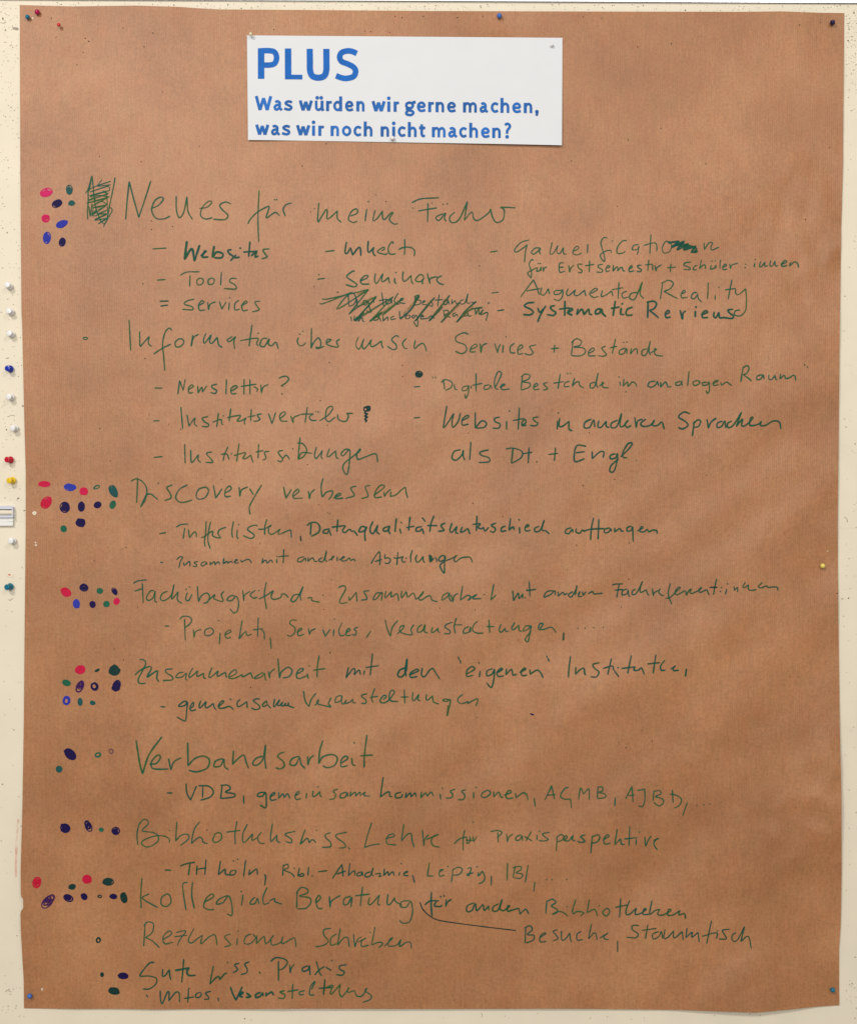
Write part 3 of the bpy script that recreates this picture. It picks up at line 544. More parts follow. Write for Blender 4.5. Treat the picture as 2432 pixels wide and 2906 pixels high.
J 4 g: 1025,125 1055,125; 1150,80 1155,215; 1120,85 1140,65 1185,70 1192,100 1155,135; 1205,145 1210,195! 1220,160 1255,145; 1310,135 1280,150 1278,180 1305,185 1330,165 1325,145 1310,135; 1372,165 1368,240; 1362,90; 1405,180 1440,160 1430,150 1405,170 1410,200 1440,195; 1510,90 1490,205! 1530,160 1540,185 1570,175; 1610,70 1605,195; 1575,150 1640,140; 1625,145 1645,165 1648,210; 1685,195 1690,270
K 4 g: 95,90 60,88 50,110 80,135 80,165 55,188 30,180; 95,165 125,145 115,138 98,160 105,185 140,175; 165,140 172,180! 182,155 212,140; 255,145 270,190! 300,145; 325,145 320,190; 328,82; 375,105 355,150 365,185 395,180; 395,170 425,150 415,140 400,165 405,185 430,180; 475,130 450,145 465,160 455,182 435,175; 555,155 525,198
L 3.6 d: 85,133; 128,133; 180,130; 235,128
[1080,1740,540] 4.2 g: 42,60 60,140 90,215! 110,130 160,68; 150,195 200,150 215,115 185,125 175,165 215,190 290,200 280,150 310,105; 385,105 350,130 340,175 385,165 410,110 405,170 440,185; 480,128 470,178 500,170 530,140! 530,165 548,185; 665,85 610,105 595,130 640,165 635,190 585,190; 700,45 680,120 690,190; 675,110 755,108; 815,125 775,145 765,185 815,175 830,130 830,180; 895,75 860,110 850,160 890,185 950,185; 1000,60 1008,185; 978,125 1050,125; 1115,100 1095,150 1112,178 1150,140! 1155,170 1185,165; 1240,85 1210,140 1225,155 1275,115! 1280,160 1305,170; 1390,120 1340,120 1315,165 1360,150 1390,120 1375,200 1360,265 1335,240 1380,180; 1470,150 1500,100 1470,100 1460,150 1510,150 1570,130 1600,150 1620,182
[1080,1740,540] 6 d: 1692,178 1685,255
@line|green handwriting reading "Zusammenarbeit mit den eigenen Instituten"
[380,1860,600] 4.5 g: 45,35 80,38 98,70 60,150 35,205 50,235 100,232; 5,165 60,120 125,95 145,110 110,180 150,155 195,130 190,190 208,222; 325,112 265,120 270,145 320,180 315,205 240,210; 415,140 370,150 350,185 400,180 435,150 430,195 445,208; 490,105 460,160 465,185 530,130! 525,175 580,150! 580,185 600,195; 650,100 625,165 635,185 700,130! 695,175 760,140! 770,190; 790,185 850,150 840,120 800,150 790,190 840,190 900,160! 905,180 970,145! 990,195; 1075,140 1010,180 1005,195 1060,180 1085,150 1090,190 1100,212; 1115,130 1128,190! 1130,150 1170,110; 1197,25 1210,190! 1225,140 1280,100 1315,130 1290,175 1235,190; 1345,160 1400,130 1405,110 1370,120 1350,165 1370,195 1440,170; 1440,150 1450,195; 1458,88; 1540,0 1525,90 1522,185; 1490,125 1590,110
K 4.6 d: 415,380 400,448! 440,395 455,395 450,430! 480,400 490,430; 515,400 510,430; 565,295 550,435; 520,385 605,372; 795,430 850,405 838,395 800,420 805,445 845,440; 875,385 870,430 890,440 920,400! 940,390 960,420 985,458; 1098,315 1105,338; 1110,335 1115,360
K 5.4 d: 770,385 735,400 722,435 750,440 775,400 780,330! 768,400 775,440
K 4.6 d: 1150,425 1200,395 1185,378 1155,400 1152,438 1195,432; 1235,405 1230,445; 1228,355; 1315,390 1280,405 1278,435 1310,425 1325,395 1320,460 1305,508 1275,480; 1335,420 1375,395 1365,388 1340,415 1350,440 1385,435; 1400,390 1395,430! 1430,395 1440,430 1465,425; 1480,415 1520,395 1510,388 1490,410 1500,435 1530,430; 1545,395 1548,425! 1590,400 1615,420 1628,450; 1648,308 1655,325; 1658,325 1665,348
L 4.6 d: 40,300 30,380 28,430; 72,365 70,410! 100,380 120,375 125,405 132,415; 215,340 175,350 185,375 210,395 195,425 160,425; 285,315 262,415; 235,375 290,360 300,385 330,425; 325,370; 405,295 382,405; 345,375 430,365; 425,365 420,385 445,385 465,370! 475,390 482,412; 552,290 535,405; 500,348 575,340; 605,325 580,360 585,385 610,385; 640,380 670,360 655,370 660,388 690,385; 735,375 728,425
@line|green handwriting reading "gemeinsame Veranstaltungen"
J 4.5 d: 1000,628 1030,630
[480,1970,380] 4.6 d: 240,105 195,98 125,150 140,165 205,150 240,110 230,220 215,350 170,340 100,300; 280,190 320,150 315,110 275,170 290,220 355,205; 415,85 395,150 405,185 485,100! 475,165 500,180 580,125! 590,170 615,205; 650,165 710,110 715,90 680,100 645,160 680,190 790,160! 820,180 845,210; 805,70; 935,70 895,110 900,165 940,155 1020,100! 1025,185; 1190,72 1150,62 1105,90 1180,150 1185,190 1130,205 1075,180; 1285,130 1275,95 1225,140 1240,165 1290,140! 1335,190; 1385,60 1370,150 1385,165 1450,75! 1420,140 1450,150 1490,105! 1470,150 1500,155 1530,115! 1520,150 1560,145 1565,110! 1570,155 1640,182
[840,1940,540] 4.4 g: 70,68 85,160 120,215! 140,150 185,90; 170,205 205,175 205,150 195,185 260,205 320,215 300,185 325,130; 420,110 375,125 362,175 410,160 425,115 420,170 440,190 465,150! 455,185 500,170 525,145! 525,175 555,180; 660,95 615,105 605,120 645,155 640,185 600,182; 728,42 700,130 710,180; 678,130 760,118; 805,150 835,120 810,110 775,160 800,180 850,160 905,90 900,65 870,75 860,140 890,165 945,165; 1000,55 1005,185; 965,125 1040,125; 1080,80 1075,145 1090,160 1135,100! 1125,150 1150,160; 1210,95 1200,140 1215,155 1260,115! 1270,170 1320,190; 1420,150 1370,145 1355,160 1395,165 1425,150 1415,220 1395,300 1405,200; 1540,100 1495,140 1500,175 1540,185 1590,165! 1585,185 1660,145 1680,150 1660,210
@line|large green handwriting reading "Verbandsarbeit"
M 5.4 g: 848,90 870,230 888,300! 930,180 1010,68; 930,240 975,235 1000,195 980,185 945,225 950,265 1000,272 1050,270; 1050,205 1065,275! 1085,225 1130,200; 1170,105 1172,250! 1215,205 1270,190 1305,215 1290,265 1225,288 1175,278; 1390,205 1345,220 1335,255 1375,250 1395,210 1400,255 1425,275; 1455,155 1450,240! 1490,200 1520,185 1535,230 1550,268; 1640,190 1595,205 1575,240 1605,245 1640,205 1655,120! 1650,200 1658,270
N 5 g: 15,165 -15,175 -25,195 5,220 15,250 -10,270 -40,262; 110,190 65,205 50,240 85,245 110,200 120,240 145,268; 160,190 162,245! 175,205 200,185; 255,92 235,160 230,235! 255,195 310,180 345,200 330,245 285,262 255,250; 370,235 410,205 395,190 370,215 370,255 410,250; 435,200 440,240 460,250; 450,108; 530,58 515,180 512,262; 485,188 570,183
@line|green handwriting reading "VDB, gemeinsame Kommissionen, AGMB, AJBD, ..."
M 4.8 d: 1040,420 1075,420; 1160,360 1165,420 1188,465! 1225,375; 1265,380 1262,450; 1235,375 1300,378 1330,410 1310,445 1250,465; 1385,370 1375,455; 1372,372 1420,372 1435,395 1405,415 1460,425 1455,445 1375,455; 1518,435 1520,488; 1655,415 1615,420 1605,440 1635,440 1655,418 1660,470 1655,512 1620,495; 1685,445 1715,425 1705,418 1685,440 1690,465 1725,460
N 4.2 g: -20,415 -20,455! 5,425 15,450! 35,425 50,455; 80,440 110,420 100,412 82,435 90,460 120,455; 155,420 150,455; 195,405 192,440 215,435 235,410! 240,440 250,440; 225,382; 350,395 320,408 335,430 325,455 295,460; 405,415 370,425 365,450 395,445 408,420 412,445; 430,410 425,440! 455,415 460,440! 485,415 490,440; 495,430 520,415 510,435 550,440
N 4.8 d: 632,320 620,400 615,445! 650,418 670,415 672,440 690,442; 745,415 710,425 712,450 745,445 750,425; 775,415 770,450! 800,420 805,445! 830,420 835,445
N 4.4 g: 870,410 865,450! 895,420 905,440! 930,415 945,440; 985,425 990,462; 1000,390; 1080,395 1050,410 1065,430 1055,450 1020,452; 1145,400 1120,410 1140,435 1130,460 1095,462; 1195,415 1195,455; 1210,385; 1285,400 1250,420 1245,445 1275,445 1300,420 1285,400; 1320,410 1320,445! 1350,415 1365,445 1380,445; 1385,435 1430,415 1415,405 1395,430 1405,455 1445,450; 1455,420 1460,450! 1500,420 1525,430 1533,465; 1572,450 1578,505; 1638,465 1670,400 1680,375! 1700,460; 1650,435 1705,430
O 4 g: 30,370 5,378 -20,420 0,440 40,440! 45,495; 88,445 100,375 118,410! 150,380 152,445; 205,365 200,435; 200,370 230,368 232,390 210,400 245,410 248,430 200,438; 308,430 305,482; 370,440 400,380 408,365! 415,460; 385,420 425,415; 440,390 490,380; 485,385 485,450 470,485 445,480; 540,390 535,450; 535,395 575,390 580,410 550,425 592,440 595,465 570,482 540,460; 650,385 655,465; 635,410 680,420 705,445 690,480 660,495; 740,460 712,542; 797,478; 840,475; 875,470
@line|green handwriting reading "Bibliothekswiss. Lehre für Praxisperspektive"
[380,2300,640] 4.1 g: 45,95 25,180 30,272; 38,115 70,75 105,80 110,110 65,160 150,175 190,205 180,250 110,288 62,265 75,235 150,205 220,200 270,220 278,255; 278,160; 335,88 325,240! 370,195 420,190 425,225 360,278; 515,90 475,140 455,210 450,260! 500,215 530,220 540,250 575,262; 570,155; 670,175 635,185 615,235 640,252 680,225 680,185 655,172; 803,85 788,180 790,268; 720,172 830,158; 885,108 850,180 848,245 870,245 925,185! 920,235 960,215; 995,170 965,210 980,255 1020,260; 1080,102 1065,200 1068,245 1085,230 1115,195! 1115,240 1145,255; 1260,165 1190,180 1180,195 1225,225 1225,255 1180,245; 1335,150 1310,220 1295,268! 1350,220 1365,255! 1390,230 1420,255; 1425,158; 1535,175 1495,190 1495,215 1530,250 1530,285 1465,290; 1660,172 1580,190 1580,215 1640,260 1645,290 1595,295; 1668,290 1683,305
N 4 g: 560,605 535,680 515,760! 560,745 612,738; 645,705 700,690 690,675 660,690 655,735 715,745; 760,612 745,720! 780,680 805,675 812,720 825,760; 875,650 885,750! 890,710 915,680; 900,710 975,680 945,690 930,720 945,750 985,758
N 4 g: 1140,650 1130,700 1130,778; 1072,738 1110,705 1150,695; 1150,690 1155,735 1175,715 1170,690; 1145,715 1190,715; 1190,690 1195,725! 1215,690; 1190,602; 1300,660 1350,655 1370,670 1340,700; 1345,665 1348,730; 1400,675 1405,725! 1415,695 1440,675; 1490,680 1460,695 1460,715 1485,710 1495,685 1500,720; 1510,690 1560,720; 1555,660 1520,720; 1590,680 1590,715; 1605,660; 1670,665 1625,675 1640,695 1660,710 1630,720 1600,715; 1715,690 1710,785; 1710,700 1735,680 1757,690 1745,715 1715,725
O 4.4 g: 0,690 20,670 10,660 0,685 30,690 55,660 50,685 70,690; 130,655 100,665 115,680 125,695 100,700 80,692; 170,660 162,765; 165,670 205,655 215,675 195,700 165,705; 235,685 270,665 260,655 240,680 245,710 280,705; 320,620 305,715! 330,690 340,680 345,710 365,712; 395,602 390,720; 360,680 440,672; 435,680 432,715; 452,638; 485,665 490,725! 510,680 525,660; 535,690 570,675 560,680 540,700 545,725 562,745
@line|green handwriting reading "TH Köln, Bibl.-Akademie, Leipzig, (B), ...."
U 4.4 d: 60,155 102,155; 155,130 195,115 250,105; 218,115 208,188; 262,125 258,185; 318,88 310,185; 255,150 322,140; 408,95 395,185! 435,150 440,180 470,185; 490,155 470,165 470,185 495,180 505,160 490,155; 488,98; 515,88; 565,90 552,195; 590,150 585,185! 620,155 635,150 638,185; 680,180 690,200 682,250
U 4.2 d: 800,120 795,190; 795,130 825,118 830,140 805,155 850,175 870,200; 868,145; 900,140 890,190! 920,175 925,190 895,195; 958,135 952,190; 980,192; 1015,165 1075,158; 1105,208 1150,140 1165,120! 1172,195; 1130,180 1190,160; 1215,110 1205,190! 1230,165 1245,160 1245,190; 1285,165 1262,175 1260,190 1285,185 1290,165 1295,190; 1345,165 1315,175 1310,195 1340,190 1360,140! 1350,180 1365,192; 1370,180 1405,175 1395,195 1415,190; 1430,145 1425,190! 1450,165 1455,190! 1480,165 1490,190; 1525,165 1520,190; 1535,115; 1545,180 1575,165 1560,165 1550,185 1580,190; 1605,185 1618,235
V 4 g: 85,150 72,235! 110,235; 145,210 170,195 150,200 148,235 180,230; 200,175; 232,190 222,275; 225,200 265,180 290,195 270,225 230,230; 320,190 345,185 330,235! 318,225 360,215; 390,210 390,235 415,205! 430,240 420,270 390,285; 382,178; 470,235 470,295; 572,155 568,265; 620,170 605,245; 600,185 650,175 655,195 625,215 665,225 650,250 605,245; 700,165 682,275; 742,270 735,335; 815,258; 850,258; 940,258
@line|green handwriting reading "Kollegiale Beratung für anderen Bibliotheken"
P 4.5 g: 885,72 878,170 880,262; 930,170 890,200 985,258; 1045,170 1010,190 1005,235 1035,250 1065,225 1060,185 1040,168; 1170,98 1140,110 1145,180 1160,275; 1200,95 1195,180 1212,265; 1270,225 1330,190 1320,172 1285,200 1270,250 1300,270 1335,268; 1420,180 1365,205 1350,235 1390,225 1425,185 1445,240 1445,305 1415,295; 1515,175 1505,245; 1503,158; 1590,190 1565,215 1560,235 1590,230 1605,200 1615,235; 1665,130 1640,190 1645,235 1680,225; 1680,215 1710,200 1715,220 1757,235
Q 4.5 g: 95,155 92,260; 90,165 120,132 155,140 160,165 110,185 170,195 180,225 150,260 95,265; 210,230 240,200 230,180 212,215 225,260 255,262; 295,185 300,255! 310,215 365,180; 430,185 390,200 385,235 410,235 435,195 430,255
[820,2490,540,1008] 4.4 g: 390,50 378,155; 350,100 430,90; 428,108 420,140 435,145 480,95! 470,140 485,150; 525,90 520,140 535,145 560,110! 565,130 600,150; 640,125 600,130 590,155 620,160 645,130 655,180 640,235 605,245 585,230
Q 5.2 d: 932,158 930,230 935,312; 890,240 925,215 980,215; 965,215 950,245 985,250 1000,240; 990,190; 1010,185; 1025,205 1020,250! 1035,220 1058,205
[1320,2550,640,1008] 4.6 d: 40,20 10,35 8,60 30,55 45,25 50,55 60,50 80,30 85,55 105,35! 105,55; 150,25 125,40 125,58 148,52 165,5! 155,45 165,55 175,55 200,35 190,35 190,58 205,55 240,45; 240,45 245,72! 270,50 285,72
[1320,2550,640,1008] 4.2 g: 365,10 360,70; 365,15 390,5 405,20 385,35 410,50 410,65 390,72 415,60 440,65 460,82; 455,38; 495,5 480,55 485,70 500,60 530,65 515,80; 555,5 545,65! 575,50 585,60 590,80; 600,35; 630,45 615,65 630,80 645,65 640,48 625,48
[1320,2550,640,1008] 4.4 d: 695,0 690,88; 670,42 725,30; 735,10 720,50 720,72 735,72 765,45! 760,72 785,68 810,50 800,48 795,72 825,72; 835,10 825,70 850,55 870,50! 860,72 885,75 920,55 910,50 905,75 930,75 960,55! 955,75 980,70 985,92
@line|dark green handwriting reading "Besuche, Stammtisch" with a long curved leader line
Q 3.4 k: 860,222 880,270 935,318 1010,342 1250,375 1460,400
Q 4 d: 1520,380 1515,480; 1510,385 1545,370 1560,395 1530,425 1570,430 1565,460 1520,478; 1605,445 1645,420 1635,415 1610,435 1610,470 1650,468; 1720,395 1690,405 1710,430 1720,450 1690,465
R 3.8 d: -15,385 -12,440 10,435 35,400! 40,440 48,455; 105,390 80,405 80,440 115,440; 165,345 148,435! 175,405 190,400 200,440; 215,430 255,405 265,400 240,420 245,435 270,440; 322,445 322,515
[1460,2600,700,1008] 3.9 d: 510,40 485,40 480,55 505,75 495,90 458,88; 545,35 535,95; 520,60 580,52; 590,65 565,75 568,95 590,85 600,65 605,95; 615,55 610,90 625,90 650,62! 650,88 660,88 685,65! 690,100; 705,50 700,90! 725,68 725,88 750,68! 755,108; 805,20 785,115; 765,85 825,70 825,95; 830,62; 880,55 850,60 860,80 865,95 835,95; 905,68 890,80 890,100 910,100 940,45! 925,105! 955,85 968,135
@line|thin green handwriting reading "Rezensionen schreiben"
[380,2600,800,1008] 3.9 g: 40,30 35,110; 35,35 50,22 70,30 65,60 42,78! 65,90 92,115; 105,85 135,65 125,55 105,75 110,100 140,95; 150,60 185,55 165,85 155,108; 145,75 190,70; 215,45 195,85 205,98 230,80 245,70! 240,100 270,75 290,70 298,105; 345,65 325,75 340,95 345,105 322,112; 370,80 368,105; 372,55; 420,65 400,75 395,98 415,100 435,80 425,65; 440,70 438,100! 465,75 470,98 480,95 500,70 490,85 495,105 525,95 532,75! 530,100 560,85 575,80 580,112; 705,45 680,50 680,70 695,90 680,105 648,112; 725,65 705,80 705,105 725,100; 738,45 728,105! 750,80 765,80 770,112; 785,65 790,112! 800,85 815,75; 800,95 830,80 815,90 815,110 840,105; 845,60; 862,40 850,105! 875,95 890,100 875,115; 895,110 925,80 915,85 910,108 940,105 955,85! 950,110 975,95 990,98 992,118
@line|dark green handwriting reading "Gute wiss. Praxis"
X 4.6 d: 172,160 140,165 90,225 85,245 140,245 185,260 180,295 140,325 98,325; 225,200 222,245 240,240 265,205! 268,245 275,270; 355,138 350,200 342,285; 540,178 530,230 518,295! 555,255 575,250 580,265 605,235 625,225; 628,160; 700,165 672,175 690,205 660,225; 765,155 735,170 750,200 745,225 710,235; 825,215 832,232; 945,150 945,275; 895,155 930,130 985,140 1000,165 970,200 945,205; 1015,175 1018,225! 1025,195 1045,170; 1130,180 1095,195 1100,215 1130,205 1138,180 1142,240; 1180,150 1200,220 1215,245; 1235,185 1200,205 1170,240; 1240,190 1275,210; 1278,148; 1370,175 1330,180 1325,200 1355,220 1340,240 1305,235
X 6.5 d: 300,210 385,195; 390,190 375,215 385,240 430,240
@line|dark green handwriting reading "Infos, Veranstaltung" at the foot of the sheet
X 4.4 d: 120,360 132,378; 208,335 210,390 222,415 250,350 262,345 262,400! 300,350 325,350 328,410; 385,320 380,412; 355,385 420,375; 455,345 430,360 432,378 455,375 465,355 455,345; 525,340 490,350 505,370 510,388 480,390; 568,378 572,402
X 6 d: 645,312 660,355 680,395! 720,310; 700,365 725,350 715,345 705,370 725,375; 745,350 770,372 740,378; 835,345 805,360 805,378 830,372 845,350 850,372; 870,345 865,370! 900,345 915,365
X 4.4 g: 985,335 955,345 985,362 975,385 940,380; 1035,292 1030,388; 1000,342 1070,330; 1110,335 1075,345 1080,362 1105,358; 1150,330 1172,280 1145,310 1140,360 1170,362
X 5 d: 1235,265 1225,365; 1195,322 1280,315
[620,2760,460] 4.2 g: 1160,175 1220,145 1240,150 1215,210 1225,240 1320,135! 1310,215 1335,268 1400,195 1415,165 1395,210 1420,220 1470,205 1500,260 1560,255 1610,175 1590,190 1600,215 1655,255 1640,300 1560,330
@mark|stray dark purple felt-pen dash
K 5 n: 1546,672 1570,680
'''

# ------------------------------------------------------------------ the pinboard
board = root('pinboard', P(1216, 3180, 0), 'cream painted pinboard full of pin holes behind the brown paper', 'pinboard')

def seam_y(x):
    return 1479.5 + (x / 2432) * 18.5

def rail_y(x):
    return -3.0 + 0.0047 * x

HB = 0.018   # thickness of the board
rng = random.Random(3)
holes = []
def scatter(n, x0, x1, y0, y1, fn=None):
    k = 0
    while k < n:
        x, y = rng.uniform(x0, x1), rng.uniform(y0, y1)
        if fn is None or rng.random() < fn(x, y):
            holes.append((x, y))
            k += 1
scatter(120, 2, 56, 8, 420, lambda x, y: (1 - 0.8 * y / 420))
scatter(120, 2, 62, 400, 1440)
scatter(36, 2, 64, 1500, 2880)
scatter(330, 2, 2430, 5, 30, lambda x, y: 1.0 if y > rail_y(x) + 5 else 0)
scatter(90, 2400, 2431, 16, 330, lambda x, y: (1 - 0.75 * y / 330))
scatter(52, 2394, 2431, 300, 1700)
scatter(28, 2392, 2431, 1700, 2900)
scatter(16, 60, 2400, 2874, 2903)
scatter(12, 2392, 2431, 2780, 2890)
scatter(16, 2, 60, 2790, 2890)

upper, lower = MB(), MB()
xl, xr = -420, 2860
prism_px(upper, [(xl, -70), (xr, -70), (xr, seam_y(xr) - 1.1), (xl, seam_y(xl) - 1.1)], -HB, 0.0)
prism_px(lower, [(xl, seam_y(xl) + 1.1), (xr, seam_y(xr) + 1.1), (xr, 3180), (xl, 3180)], -HB, -0.0002)
flat = lambda x, y: 0.0
for i, (x, y) in enumerate(holes):
    r = rng.choice([0.8, 1.0, 1.2, 1.4, 1.8])
    mb_ = upper if y < seam_y(x) else lower
    disc(mb_, x, y, r * rng.uniform(0.9, 1.5), r * rng.uniform(0.7, 1.0), rng.uniform(-0.5, 0.5), flat, 0.00012, 1 if rng.random() < 0.965 else 3, 8)
    if rng.random() < 0.25:                                  # crumb of pushed-out plaster under the hole
        disc(mb_, x + rng.uniform(-1, 1), y + r + 1.0, r * 1.2, r * 0.7, 0, flat, 0.00008, 2, 8)
# gouges and peeled paint curls
def curl(mb_, pts, w, mi=1):
    ribbon(mb_, cat_rom([(x, y, False) for x, y in pts], 1.0), w, flat, 0.00018, True, mi)
curl(upper, [(20, 1182), (25, 1182), (30, 1178.5), (36, 1178), (42, 1181)], 1.6)
curl(upper, [(17, 1017.5), (22, 1015.5), (26, 1015.5)], 2.0)
curl(upper, [(34, 983.5), (43, 983.5)], 1.2)
curl(upper, [(49, 1415), (55, 1412.5)], 2.6, 3)
curl(upper, [(66, 1450), (72, 1448.5)], 1.8, 3)
curl(upper, [(62, 1151), (67, 1152.5)], 3.2, 3)
curl(upper, [(2396, 1466), (2403, 1473), (2405, 1482)], 2.2)
curl(upper, [(0, 62), (10, 64), (18, 61)], 1.6)
curl(upper, [(8, 48), (8.5, 55)], 3.0, 3)
curl(upper, [(2402, 64.5), (2408, 65), (2412, 62)], 1.8)
curl(upper, [(2423, 33), (2424, 37)], 4.0, 3)
disc(upper, 44, 80, 8.5, 4.2, 0.2, flat, 0.00014, 1, 16, 0.25, 2.0)
curl(lower, [(24, 1700), (28, 1704), (36, 1698)], 1.8)
curl(lower, [(1366, 2876), (1368, 2882), (1367, 2889)], 1.6)
curl(lower, [(1672, 2895), (1678, 2887)], 1.2)
curl(lower, [(2387, 1700), (2394, 1699)], 3.0)
disc(lower, 24, 2817, 9, 5, 0.1, flat, 0.0001, 2, 16, 0.3, 4.0)
curl(lower, [(14, 2816), (22, 2813), (32, 2817)], 1.6)
disc(lower, 2406, 2793, 7, 2.4, 0.1, flat, 0.0001, 2, 12, 0.3, 1.0)
disc(lower, 30, 1634, 11, 4.5, 0.1, flat, 0.0001, 2, 16, 0.3, 8.0)
disc(lower, 27, 1631.5, 3.5, 2, 0.1, flat, 0.00016, 4, 10, 0.2, 3.0)
bm_list = [M['board'], M['boardhole'], M['chip'], M['hole'], PIN['scarlet']]
up_o = bevel(upper.build('upper_panel', bm_list, board), 0.0006)
lo_o = bevel(lower.build('lower_panel', bm_list, board), 0.0006)
bk = MB()
prism_px(bk, [(xl, seam_y(xl) - 6), (xr, seam_y(xr) - 6), (xr, seam_y(xr) + 6), (xl, seam_y(xl) + 6)], -HB - 0.004, -HB - 0.0005)
bk.build('seam_backing', M['seam'], board)
rl = MB()
def rail_pts(a, b):
    return [(xl, rail_y(xl) + a), (xr, rail_y(xr) + a), (xr, rail_y(xr) + b), (xl, rail_y(xl) + b)]
prism_px(rl, rail_pts(-60, -1.6), 0.0005, 0.0035)
bevel(rl.build('top_rail', M['rail'], board), 0.001)
rshad = MB()  # dark strip painting in the shadow line below the rail
prism_px(rshad, rail_pts(-1.5, 0.2), 0.0004, 0.0012)
rshad.build('rail_shadow_strip', make_plain('painted_rail_shadow', (0.11, 0.08, 0.12), 0.7), board)
sm = MB()
ribbon(sm, cat_rom([(52, 2325, False), (49, 2360, False), (46, 2420, False), (45, 2490, False)], 6), 7, flat, 0.0001, True)
sm.build('red_smudge', M['smudge'], board)

# bracket on the left edge of the board
br = root('edge_bracket', P(12, 1492, 0), 'chrome bracket with cream roller on a white plate at the left edge', 'bracket')
b1 = MB()
prism_px(b1, [(-46, 1469), (39.5, 1469), (39.5, 1479.6), (-46, 1479.6)], 0.0003, 0.0050)
prism_px(b1, [(-46, 1480.2), (39, 1480.2), (38.6, 1491.2), (-46, 1491.2)], 0.0003, 0.0046)
prism_px(b1, [(24, 1476.6), (36, 1476.6), (36, 1479.2), (24, 1479.2)], 0.0050, 0.0056)
bevel(b1.build('mounting_plate', M['whiteplastic'], br), 0.0006)
b2 = MB()
nseg = 20
vs, fs = [], []
for j in range(9):                                          # barrel roller lying crosswise
    u = j / 8
    x = -40 + u * 78.5
    rr = 0.0034 - 0.0006 * (2 * u - 1) ** 2 + (0.0004 if j in (0, 8) else 0)
    c = P(x, 1454.5, 0.0052)
    for i in range(nseg):
        t = 2 * math.pi * i / nseg
        vs.append(c + Vector((0, rr * math.cos(t), rr * math.sin(t))))
for j in range(8):
    for i in range(nseg):
        a, b = j * nseg + i, j * nseg + (i + 1) % nseg
        fs.append((a, b, b + nseg, a + nseg))
b2.add(vs, fs, 0, True)
b2.build('roller', M['creamplastic'], br)
b3 = MB()
prism_px(b3, [(-46, 1436.5), (40.5, 1436.5), (40.5, 1444.2), (-46, 1444.2)], 0.0004, 0.0085)
prism_px(b3, [(-46, 1463.2), (41.5, 1463.2), (41.5, 1467.8), (-46, 1467.8)], 0.0004, 0.0085)
prism_px(b3, [(39.3, 1444.4), (40.8, 1444.4), (40.8, 1463.0), (39.3, 1463.0)], 0.0004, 0.0080)
bevel(b3.build('chrome_frame', M['chrome'], br), 0.0014, 4)

# ------------------------------------------------------------------ the kraft paper poster
poster = root('kraft_paper_poster', P(1216, 2864, 0), 'large sheet of brown kraft paper covered in green handwriting and coloured dots', 'poster')
sheet = MB()
NU, NV = 300, 350
vs, fs = [], []
for j in range(NV + 1):
    for i in range(NU + 1):
        x, y = sheet_px(i / NU, j / NV)
        vs.append(P(x, y, paper_h(x, y)))
for j in range(NV):
    for i in range(NU):
        a = j * (NU + 1) + i
        fs.append((a, a + NU + 1, a + NU + 2, a + 1))
sheet.add(vs, fs, 0, True)
rimv, rimf = [], []                                          # paper thickness turned back at the edges
loop = [i for i in range(NU + 1)] + [j * (NU + 1) + NU for j in range(1, NV + 1)] + \
       [NV * (NU + 1) + i for i in range(NU - 1, -1, -1)] + [j * (NU + 1) for j in range(NV - 1, 0, -1)]
n = len(loop)
for k in loop:
    rimv.append(vs[k])
for k in loop:
    rimv.append(vs[k] + Vector((0, 0.00022, 0)))
for k in range(n):
    j = (k + 1) % n
    rimf.append((k, j, n + j, n + k))
sheet.add(rimv, rimf)
HOLES = {'1': (0, 0, 1757 / 1216, '210,72 350,155 364,167 341,213 505,113 627,133 591,189 667,375 316,264 817,598 579,661 1123,119 1495,125 1520,128 1598,130 1620,65 1649,70 1736,65 1239,679 1338,588 408,640 230,150'),
         '2': (1216, 0, 1757 / 1216, '223,65 634,66 711,73 119,70 1607,90 1522,100 996,177 858,190 819,572 586,658 953,525 1645,603 1138,670'),
         'C': '322,221 339,317 1448,300', 'A': '943,320 945,374 1075,355 891,713', 'B': '587,157 648,200 178,263 203,243 816,240 935,210 200,732 1232,602',
         'D': '905,302 930,651 1052,710 688,940 623,738 1128,742', 'E': '296,325 751,344 752,412 240,563 284,717 1162,766 225,633 160,962 285,890',
         'F': '371,490 152,735 400,603', 'G': '1380,90 785,513 1620,490 588,597 860,885', 'H': '232,247 285,296 297,302 1190,237 1377,320 308,715 985,892 1204,903 262,900',
         'I': '305,86 115,122 855,60 76,480 392,466 388,685 344,852 1638,770', 'J': '711,268 770,337 1562,508', 'K': '300,292 1475,212 1217,695',
         'O': '332,102 372,132 529,93 470,30', 'Q': '1075,833', 'P': '1180,760'}
for k, v in HOLES.items():
    ox, oy, sc, txt = v if isinstance(v, tuple) else (*REG[k], v)
    for q in txt.split():
        a, b = q.split(',')
        disc(sheet, ox + float(a) / sc, oy + float(b) / sc, rng.uniform(1.3, 2.1), rng.uniform(1.2, 1.9), rng.uniform(0, 3), paper_h, 0.0002, 1, 8)
# little punched spots where pale plaster shows through
for x, y, r in ((98, 1456, 5.6), (101, 1540, 2.2), (102, 1547, 2.6), (119.5, 2808, 2.6), (119, 2812, 1.6), (92.5, 49.5, 2.4), (2349, 1564, 1.6)):
    disc(sheet, x, y, r, r * 0.92, 0.3, paper_h, 0.0002, 2, 14, 0.2, x)
disc(sheet, 97, 1456.5, 1.2, 1.2, 0, paper_h, 0.00028, 1, 8)
sheet.build('sheet', [M['kraft'], M['hole'], M['chip']], poster)

def parse(txt):
    for s in txt.split(';'):
        pts = []
        for tok in s.split():
            sharp = tok.endswith('!')
            a, b = tok.rstrip('!').split(',')
            pts.append((float(a), float(b), sharp))
        if pts:
            yield pts

